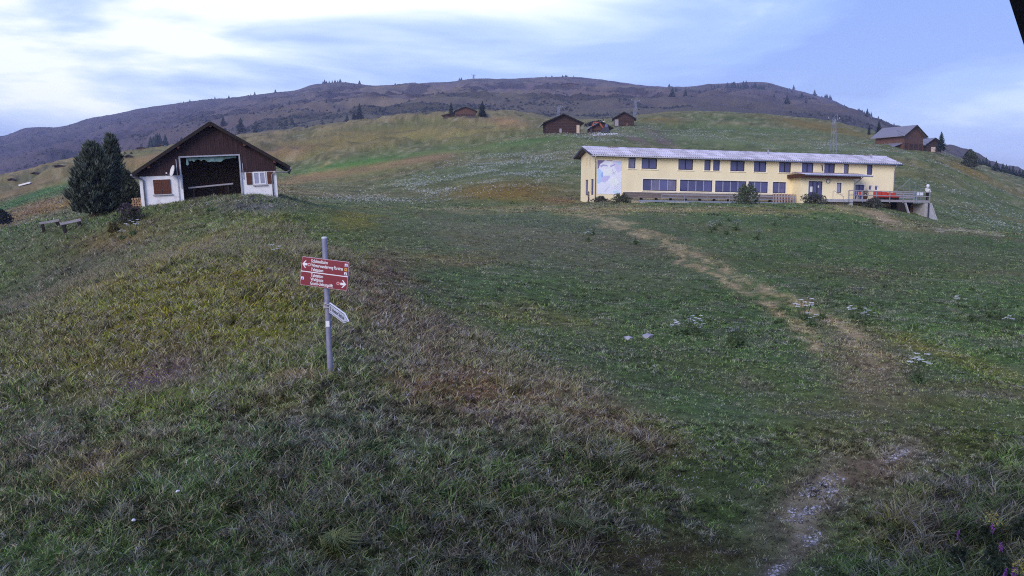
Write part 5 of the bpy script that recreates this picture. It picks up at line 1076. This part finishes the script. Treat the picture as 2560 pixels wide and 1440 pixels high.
# excavator in front of the shed
q = hit(1496, 331.5, 150, 260); ex = empty('excavator', (q.x, q.y, q.z), 0); ex.scale = (.82,) * 3; tag(ex, 'orange excavator with its arm folded before the low shed', 'excavator')
m_exc = mat('excavator_orange', (.34, .09, .05), .55, .15, 4)
for y in (-.6, .6): MB().prism([(.9, 0), (3.3, 0), (3.6, .3), (3.3, .6), (.9, .6), (.6, .3)], y - .2, y + .2).build('track', m_roofdk, ex)
MB().box(1.0, 3.0, -.8, .8, .62, 1.3).build('body', m_roofdk, ex); cb = MB().prism([(1.7, 1.303), (2.9, 1.303), (2.7, 2.5), (1.9, 2.5)], -.5, .5).build('cab', m_roofdk, ex); MB().box(1.85, 2.6, -.52, -.502, 1.5, 2.35).build('pane', m_glass, cb)
mb = MB(); mb.bar((1.5, 0, 1.0), (.2, 0, 2.9), .35, .42); mb.build('boom', m_exc, ex); mb = MB(); mb.bar((.3, .05, 2.85), (-1.4, .05, 2.95), .3, .36); mb.build('boom', m_exc, ex)
mb = MB(); mb.bar((-1.3, 0, 3.0), (-2.2, 0, 1.0), .28, .34); mb.build('dipper', m_exc, ex); MB().prism([(-2.6, .3), (-1.9, .2), (-1.8, 1.0), (-2.3, 1.05)], -.4, .4).build('bucket', m_roofdk, ex)
# row of white boulders edging the forecourt
m_wst = mat('white_boulder', (.70, .68, .74), .9, .12, 3, rnd=0.1); rk_m = [rock_mesh('boulder', 50 + k, .65) for k in range(3)]
for k in range(22):
    row = k // 11; f = (k % 11) / 10 + (.04 if row else 0); u = 1481 + 60 * f + random.uniform(-1, 1); v = 336.0 - 1.5 * f + row * 3.4 - (2.2 * f if row else 0); q = hit(u, v, 150, 260)
    o = link('boulder', rk_m[k % 3], m_wst, loc=q, scale=.24 + .12 * random.random(), rz=random.random() * 6); tag(o, 'white boulder in the row edging the forecourt of the low shed', 'boulder', 'white boulders before the low shed')
# ------------------------------------------------------------------ pylons and wires
def pylon(label, u, Y, vb, vt, wpx, arms=True):
    s = Y / F; q = hit(u, vb, Y * .8, Y * 1.25) if Y < 400 else P(u, vb, Y); s = q.y / F; H = (vb - vt) * s; w0 = wpx * s / 2; e = empty('lattice_mast', q, R(25)); tag(e, label, 'mast'); r_ = max(.04, .5 * s); n = 7
    def cr(z): return w0 * (1 - .55 * z / H)
    for sx in (-1, 1):
        for sy in (-1, 1): MB().tube([(sx * cr(-.5), sy * cr(-.5), -1.0), (sx * cr(H), sy * cr(H), H)], r_, 4).build('leg', m_metal, e)
    br = MB()
    for k in range(n):
        z0, z1 = H * k / n, H * (k + 1) / n
        for ax in range(2):
            for sd in (-1, 1):
                a = cr(z0); b = cr(z1); p = [(-a, sd * a, z0), (b, sd * b, z1)] if ax == 0 else [(sd * a, -a, z0), (sd * b, b, z1)]
                if k % 2: p = [(-p[0][0] if ax == 0 else p[0][0], p[0][1] if ax == 0 else -p[0][1], z0), (-p[1][0] if ax == 0 else p[1][0], p[1][1] if ax == 0 else -p[1][1], z1)]
                br.tube(p, r_ * .6, 3, False)
    br.build('bracing', m_metal, e, kind='stuff')
    if arms:
        aw = wpx * s * 1.5
        MB().tube([(-aw, 0, H + .1), (0, 0, H - .6), (aw, 0, H + .1)], r_ * .9, 4).build('cross_arm', m_metal, e); MB().tube([(-aw * .2, 0, H), (aw * .55, 0, H + .32 * H * .5), (aw * .6, 0, H - .2)], r_ * .6, 4).build('top_stay', m_metal, e)
        for x in (-aw, aw): MB().tube([(x, 0, H), (x, 0, H + .35)], r_ * 1.6, 6).build('insulator', m_conc, e)
    return e
pylon('tall lattice mast directly behind the roof of the yellow house', 2083, 150, 384, 291, 12)
pylon('lattice mast beside the highest log cabin', 1588, 260, 300, 253, 8)
pylon('faint thin mast behind the left log cabin', 1396, 330, 302, 268, 7)
pylon('tiny mast standing on the mountain ridge', 1184, 2100, 204, 188, 4)
pylon('tiny mast on the slope below the ridge mast', 1205, 1150, 243, 232, 4)
for k, (a, b) in enumerate([((2242, 326, 220), (2700, 470, 150)), ((2245, 334, 219), (2700, 482, 149))]):
    p0, p1 = P(*a), P(*b); pts = [p0.lerp(p1, i / 14) - Vector((0, 0, 1.2 * math.sin(math.pi * i / 14))) for i in range(15)]
    e = empty('cable', p0); MB().tube([q - p0 for q in pts], .035, 4).build('wire', m_roofdk, e); tag(e, ['upper overhead cable running down to the right edge', 'lower overhead cable running down to the right edge'][k], 'cable')

# ------------------------------------------------------------------ trees further off
tree('spruce', 'spruce left of the field barn', 1128, (300, 420), 34, 17, 291, seed=21); tree('spruce', 'tall spruce right of the field barn', 1206, (300, 420), 37, 25, 292, seed=22)
tree('spruce', 'tallest spruce of the clump on the dark slope', 899, (420, 1100), 37, 22, 298, seed=23); tree('spruce', 'small spruce left of the tall one on the dark slope', 885, (420, 1100), 20, 14, 299, seed=24); tree('spruce', 'small dark spruce right of the clump on the slope', 941, (420, 1100), 11, 7, 286, seed=25); tree('spruce', 'second small dark spruce right of the clump', 950, (420, 1100), 11, 7, 279, seed=26)
pine('stone_pine', 'dark rounded pine on the right skyline slope', 2424, 226, 44, 40, 31, 2600)
tree('spruce', 'dark spruce right behind the reddish chalet', 2352, 229, 46, 26, seed=27, dz=1.0)
tree('spruce', 'spruce behind the left end of the hay barn', 2196, 262, 32, 18, seed=28, dz=2.0); tree('spruce', 'thin spruce left of the hay barn', 2172, 268, 26, 9, seed=29, dz=1.5)
tree('spruce', 'spruce showing above the barn roof', 602, (380, 1100), 34, 26, 330, seed=33); tree('spruce', 'smaller spruce above the barn roof', 558, (380, 1100), 24, 18, 316, seed=34)
pine('round_tree', 'round dark tree of two right of the pine, left one', 313, 335, 20, 18, 35, 900); pine('round_tree', 'round dark tree of two right of the pine, right one', 329, 336, 22, 16, 36, 900)
far_m = [conifer_mesh('far_conifer', 60 + k, 1.0, .30 + .06 * k, 6, 6) for k in range(4)]
for m_ in far_m: m_.materials.append(m_needle)
gt = random.Random(5); cnt = 0
def far_tree(u, Y, h, label, group):
    global cnt
    q = gpt(u, Y); o = link('far_conifer', far_m[gt.randrange(4)], None, loc=(q.x, q.y, q.z - .04 * h), scale=(h, h, h), rz=gt.random() * 6); tag(o, label, 'tree', group); cnt += 1
for k in range(26):                                                                        # ridge crest
    u = gt.choice([gt.uniform(800, 860), gt.uniform(640, 1000), gt.uniform(1000, 1560), gt.uniform(1160, 1420), gt.uniform(420, 700)]); far_tree(u, gt.uniform(2110, 2160), gt.uniform(4, 9), 'tiny conifer standing on the mountain skyline left of the notch', 'conifers on the left skyline')
for k in range(38): far_tree(1950 + 620 * gt.random() ** .8, gt.uniform(2105, 2160), gt.uniform(6, 14), 'tiny conifer on the falling right skyline', 'conifers on the right skyline')
for k in range(78):
    f = gt.random(); far_tree(1775 + 135 * f + gt.uniform(-6, 6), 1480 + 190 * gt.random() + 130 * f * 0, gt.uniform(8, 15), 'conifer in the small dark wood on the right mountain', 'conifers of the wood on the right mountain')
for k in range(75): far_tree(gt.uniform(1660, 2180), gt.uniform(800, 1900), gt.uniform(4, 10), 'single conifer scattered over the right mountain slope', 'conifers scattered on the right mountain')
for k in range(70): far_tree(gt.uniform(120, 1000), gt.uniform(560, 1900), gt.uniform(3, 8), 'single conifer scattered over the left mountain slope', 'conifers scattered on the left mountain')
for k in range(14): far_tree(gt.uniform(370, 415), gt.uniform(640, 700), gt.uniform(7, 12), 'spruce in the clump beside the tiny white hut', 'spruces by the white hut')
for k in range(16): far_tree(2440 + 125 * k / 15, 300 + gt.uniform(0, 12), gt.uniform(1.6, 3.4), 'conifer top along the lower right skyline', 'conifer tops at the lower right')
# juniper scrub: a mass
def scrub(n, seed):
    g = np.random.default_rng(seed); Y = 520 * np.exp(g.random(n) * math.log(2120 / 520)); X = (g.random(n) * 2 - 1) * .62 * Y; Z = ground(X, Y); u, v = proj(X, Y, Z)
    w_ = sstep(fbm(X / 60, Y / 60, 5, 67), .53, .62) * .8 + 1.2 * ell(u, v, 1385, 255, 42, 26) + 1.0 * ell(u, v, 1570, 252, 30, 10, 25) + .9 * ell(u, v, 1260, 268, 60, 10) + .8 * ell(u, v, 1500, 290, 40, 6) + .35 * sstep(-X / Y, .1, .3)
    k = g.random(n) < w_; X, Y, Z = X[k], Y[k], Z[k]; n = len(X); s = (0.7 + 1.6 * g.random(n) ** 2)[:, None, None]
    o = np.array([[1, 0, 0], [0.3, .95, 0], [-.8, .6, 0], [-.8, -.6, 0], [.3, -.95, 0], [0, 0, .8], [.2, -.4, .7]], float)
    V = np.stack([X, Y, Z - .2], 1)[:, None, :] + o[None] * s * (0.6 + .8 * g.random((n, 7, 1))); b = np.arange(n)[:, None] * 7
    T = np.concatenate([b + q for q in ([0, 1, 5], [1, 2, 5], [2, 3, 5], [3, 4, 6], [4, 0, 6], [0, 5, 6], [3, 6, 5])]); col = np.array([.034, .040, .040]) * (.5 + g.random(n))[:, None]
    tag(link('juniper_scrub', tri_mesh('juniper_scrub', V.reshape(-1, 3), T, np.repeat(col, 7, 0)), m_needle), 'dark juniper scrub patches on the mountain slopes', kind='stuff')
scrub(60000, 9)

# ------------------------------------------------------------------ flowering plants one can tell apart
m_umb = vmat('umbel_petals', .8, .2, trans=.2)
def umbel_plant(seed, h, nstem, spread):
    g = random.Random(seed); st = MB(); V, T, C = [], [], []
    for k in range(nstem):
        a = g.random() * 6.28; r_ = spread * math.sqrt(g.random()); top = Vector((math.cos(a) * r_, math.sin(a) * r_, h * (.7 + .4 * g.random()))); st.tube([(top.x * .2, top.y * .2, 0), (top.x * .7, top.y * .7, top.z * .6), tuple(top)], .006, 4)
        for j in range(16):
            b = g.random() * 6.28; rr = .055 * math.sqrt(g.random()); c = top + Vector((math.cos(b) * rr, math.sin(b) * rr, .012 * g.random())); s = .014 + .012 * g.random(); i0 = len(V)
            V += [tuple(c + Vector((s, 0, 0))), tuple(c + Vector((0, s, .004))), tuple(c + Vector((-s, 0, 0))), tuple(c + Vector((0, -s, -.006)))]; T += [(i0, i0 + 1, i0 + 2), (i0, i0 + 2, i0 + 3)]; q = .65 + .3 * g.random(); C += [(q, q, q * .92)] * 4
    return st, tri_mesh('flower_heads', V, T, C)
UMB = [umbel_plant(70 + k, .40 + .06 * k, 6 + 2 * k, .16 + .04 * k) for k in range(3)]
UMS = [u_[0].mesh('stems', mat('stem_green', (.06, .08, .04), .8)) for u_ in UMB]; UML = []
for k in range(3):
    V, T, C = leafy(70, .17, .17, .16, .06, (.10, .15, .065), 90 + k); UML.append(tri_mesh('leaves', V, T, C)); UML[-1].materials.append(m_leaf); UMB[k][1].materials.append(m_umb)
for i, (u, v, Y) in enumerate([(1690, 790, 27.5), (1712, 782, 27.8), (1738, 778, 28.3), (1748, 792, 27.4), (1828, 812, 26.2), (1842, 836, 25.4), (1850, 828, 25.8), (1785, 566, 62), (1800, 560, 65), (1822, 552, 68), (1838, 562, 63), (1775, 572, 60), (1815, 570, 60), (1935, 560, 66), (2010, 740, 30.5), (2055, 735, 31), (2130, 735, 31), (2165, 752, 30), (2030, 755, 29.5), (2400, 698, 34), (2440, 705, 33.5), (2470, 735, 31.5), (2500, 745, 31), (2490, 690, 34.5), (2430, 745, 30.8), (2520, 770, 29), (2295, 872, 21.2), (1590, 600, 53), (1480, 590, 56), (1470, 600, 53.5), (690, 655, 31), (305, 538, 52), (332, 536, 52), (522, 526, 53), (1890, 580, 58), (2080, 566, 64)]):
    k = i % 3; q = gpt(u, Y); e = empty('umbel_plant', q, gt.random() * 6); sc = .85 + .5 * gt.random(); e.scale = (sc, sc, sc) if Y < 45 else (sc * 1.3,) * 3
    link('stems', UMS[k], None, e); link('flower_heads', UMB[k][1], None, e)['kind'] = 'stuff'; link('leaves', UML[k], None, e); lab_ = 'white umbel plant in the clump right of the pale rocks' if i < 7 else 'white umbel plant in the meadow patch straight below the big bush' if i < 14 else 'white umbel plant beside the upper end of the worn track' if i < 19 else 'white umbel plant in the clump by the right edge' if i < 26 else ['lone white umbel plant at the yellow grass streak on the right', 'white umbel plant just left of the track top', 'white umbel plant in mid meadow, upper of two', 'white umbel plant in mid meadow, lower of two', 'white umbel plant left of the red sign', 'white umbel plant under the pines, left of two', 'white umbel plant under the pines, right of two', 'white umbel plant on the bank below the barn opening', 'small white umbel plant below the left part of the walkway', 'small white umbel plant below the entrance'][i - 26]
    tag(e, lab_, 'plant', 'white umbel plants in the near meadow')
# grassy tussocks that stand out in the foreground
def tussock(label, u, Y, r, h, n, colr, seed):
    g = np.random.default_rng(seed); q = gpt(u, Y); az = g.random(n) * 6.283; L_ = r * (.25 + .85 * g.random(n)) * (.75 + .45 * np.cos(az - .6)); hh = h * (.5 + .6 * g.random(n)); dx, dy = -np.sin(az) * .006, np.cos(az) * .006; b0 = .06 * r
    def pt(f, zf, w_): return np.stack([np.cos(az) * (L_ * f + b0) + dx * w_, np.sin(az) * (L_ * f + b0) + dy * w_, hh * zf], 1)
    V = np.stack([pt(0, 0, -1), pt(0, 0, 1), pt(.4, .85, -.9), pt(.4, .85, .9), pt(1.0, .75, 0)], 1); b = np.arange(n)[:, None] * 5
    T = np.concatenate([b + [0, 1, 3], b + [0, 3, 2], b + [2, 3, 4]]); col = np.array(lin(colr)) * [1.14, 1.03, .86] / KG * 1.35 * (.5 + .9 * g.random(n))[:, None]
    o = link('grass_tussock', tri_mesh('grass_tussock', V.reshape(-1, 3), T, np.repeat(col, 5, 0)), m_grass, loc=q); tag(o, label, 'grass')
tussock('big pale green grass tussock at the bottom left of centre', 832, 11.2, .40, .30, 420, (112, 122, 84), 1); tussock('arching grass tussock at the bottom centre', 1200, 12.3, .30, .20, 160, (110, 120, 96), 2); tussock('flattened grass tussock right of the bottom centre', 1420, 11.9, .42, .22, 300, (96, 106, 76), 3)
tussock('dry white grass tuft left of the red sign', 672, 27.5, .30, .32, 120, (118, 114, 104), 4)
# herbs at the lower right corner
def herb(name, label, u, Y, h, col, head, n, seed, group=None):
    g = random.Random(seed); q = gpt(u, Y); e = empty(name, q, g.random() * 6); tag(e, label, 'plant', group)
    st = MB(); st.tube([(0, 0, -.05), (.03, 0, h * .6), (.05, .02, h)], [.008, .006, .003], 5); st.build('stem', mat('stem_green', (.06, .08, .04), .8), e)
    V, T, C = leafy(70, .12, .12, h * .7, .055, (.04, .055, .03), seed); link('leaves', tri_mesh('leaves', V, T, C), m_leaf, e)
    V, T, C = leafy(n, head[0], head[0], head[1], head[2], col, seed + 1); link('flower_head', tri_mesh('flower_head', V, T, C), m_umb, e, loc=(.05, .02, h - head[1] * .55))['kind'] = 'stuff'
for k, (u, Y, h) in enumerate([(2478, 10.6, .62), (2502, 10.4, .50), (2395, 10.9, .40), (2498, 9.9, .40), (2516, 9.8, .46), (2552, 11.6, .50), (2445, 9.7, .34), (2546, 9.7, .5)]): herb('willowherb', 'pink willowherb spike in the dark corner at the lower right', u, Y, h, (.42, .13, .44), (.022, .12, .014), 46, 100 + k, 'willowherb at the lower right')
for k, (u, Y, h) in enumerate([(2552, 9.6, .62), (2570, 9.5, .58), (2545, 9.3, .50), (2562, 9.2, .42), (2466, 11.6, .36)]): herb('yellow_herb', ['yellow flowered herb at the right edge, tallest', 'yellow flowered herb cut by the right edge', 'yellow flowered herb leaning inwards at the right edge', 'lowest yellow flowered herb at the right edge', 'small yellow herb standing apart in the corner grass'][k], u, Y, h, (.52, .42, .10), (.13, .16, .018), 90, 120 + k)

# ------------------------------------------------------------------ the air
hz = MB().box(-3600, 3600, -120, 4400, float(GZ.min()) - 3, float(GZ.max()) + 30).build('haze', None); tag(hz, 'thin bluish morning haze over the valley', kind='stuff')
hm = bpy.data.materials.new('haze_air'); hm.use_nodes = True; t = hm.node_tree; t.nodes.clear(); o_ = t.nodes.new('ShaderNodeOutputMaterial'); pv_ = t.nodes.new('ShaderNodeVolumePrincipled')
pv_.inputs['Color'].default_value = (0.62, 0.66, 0.98, 1); pv_.inputs['Density'].default_value = 0.00017; pv_.inputs['Anisotropy'].default_value = 0.0
t.links.new(pv_.outputs[0], o_.inputs['Volume']); hz.data.materials.append(hm)
scene.cycles.use_denoising = False; scene.cycles.pixel_filter_type = 'BLACKMAN_HARRIS'; scene.cycles.filter_width = 1.1
scene.cycles.volume_step_rate = 5; scene.cycles.max_bounces = 6; scene.cycles.volume_bounces = 1
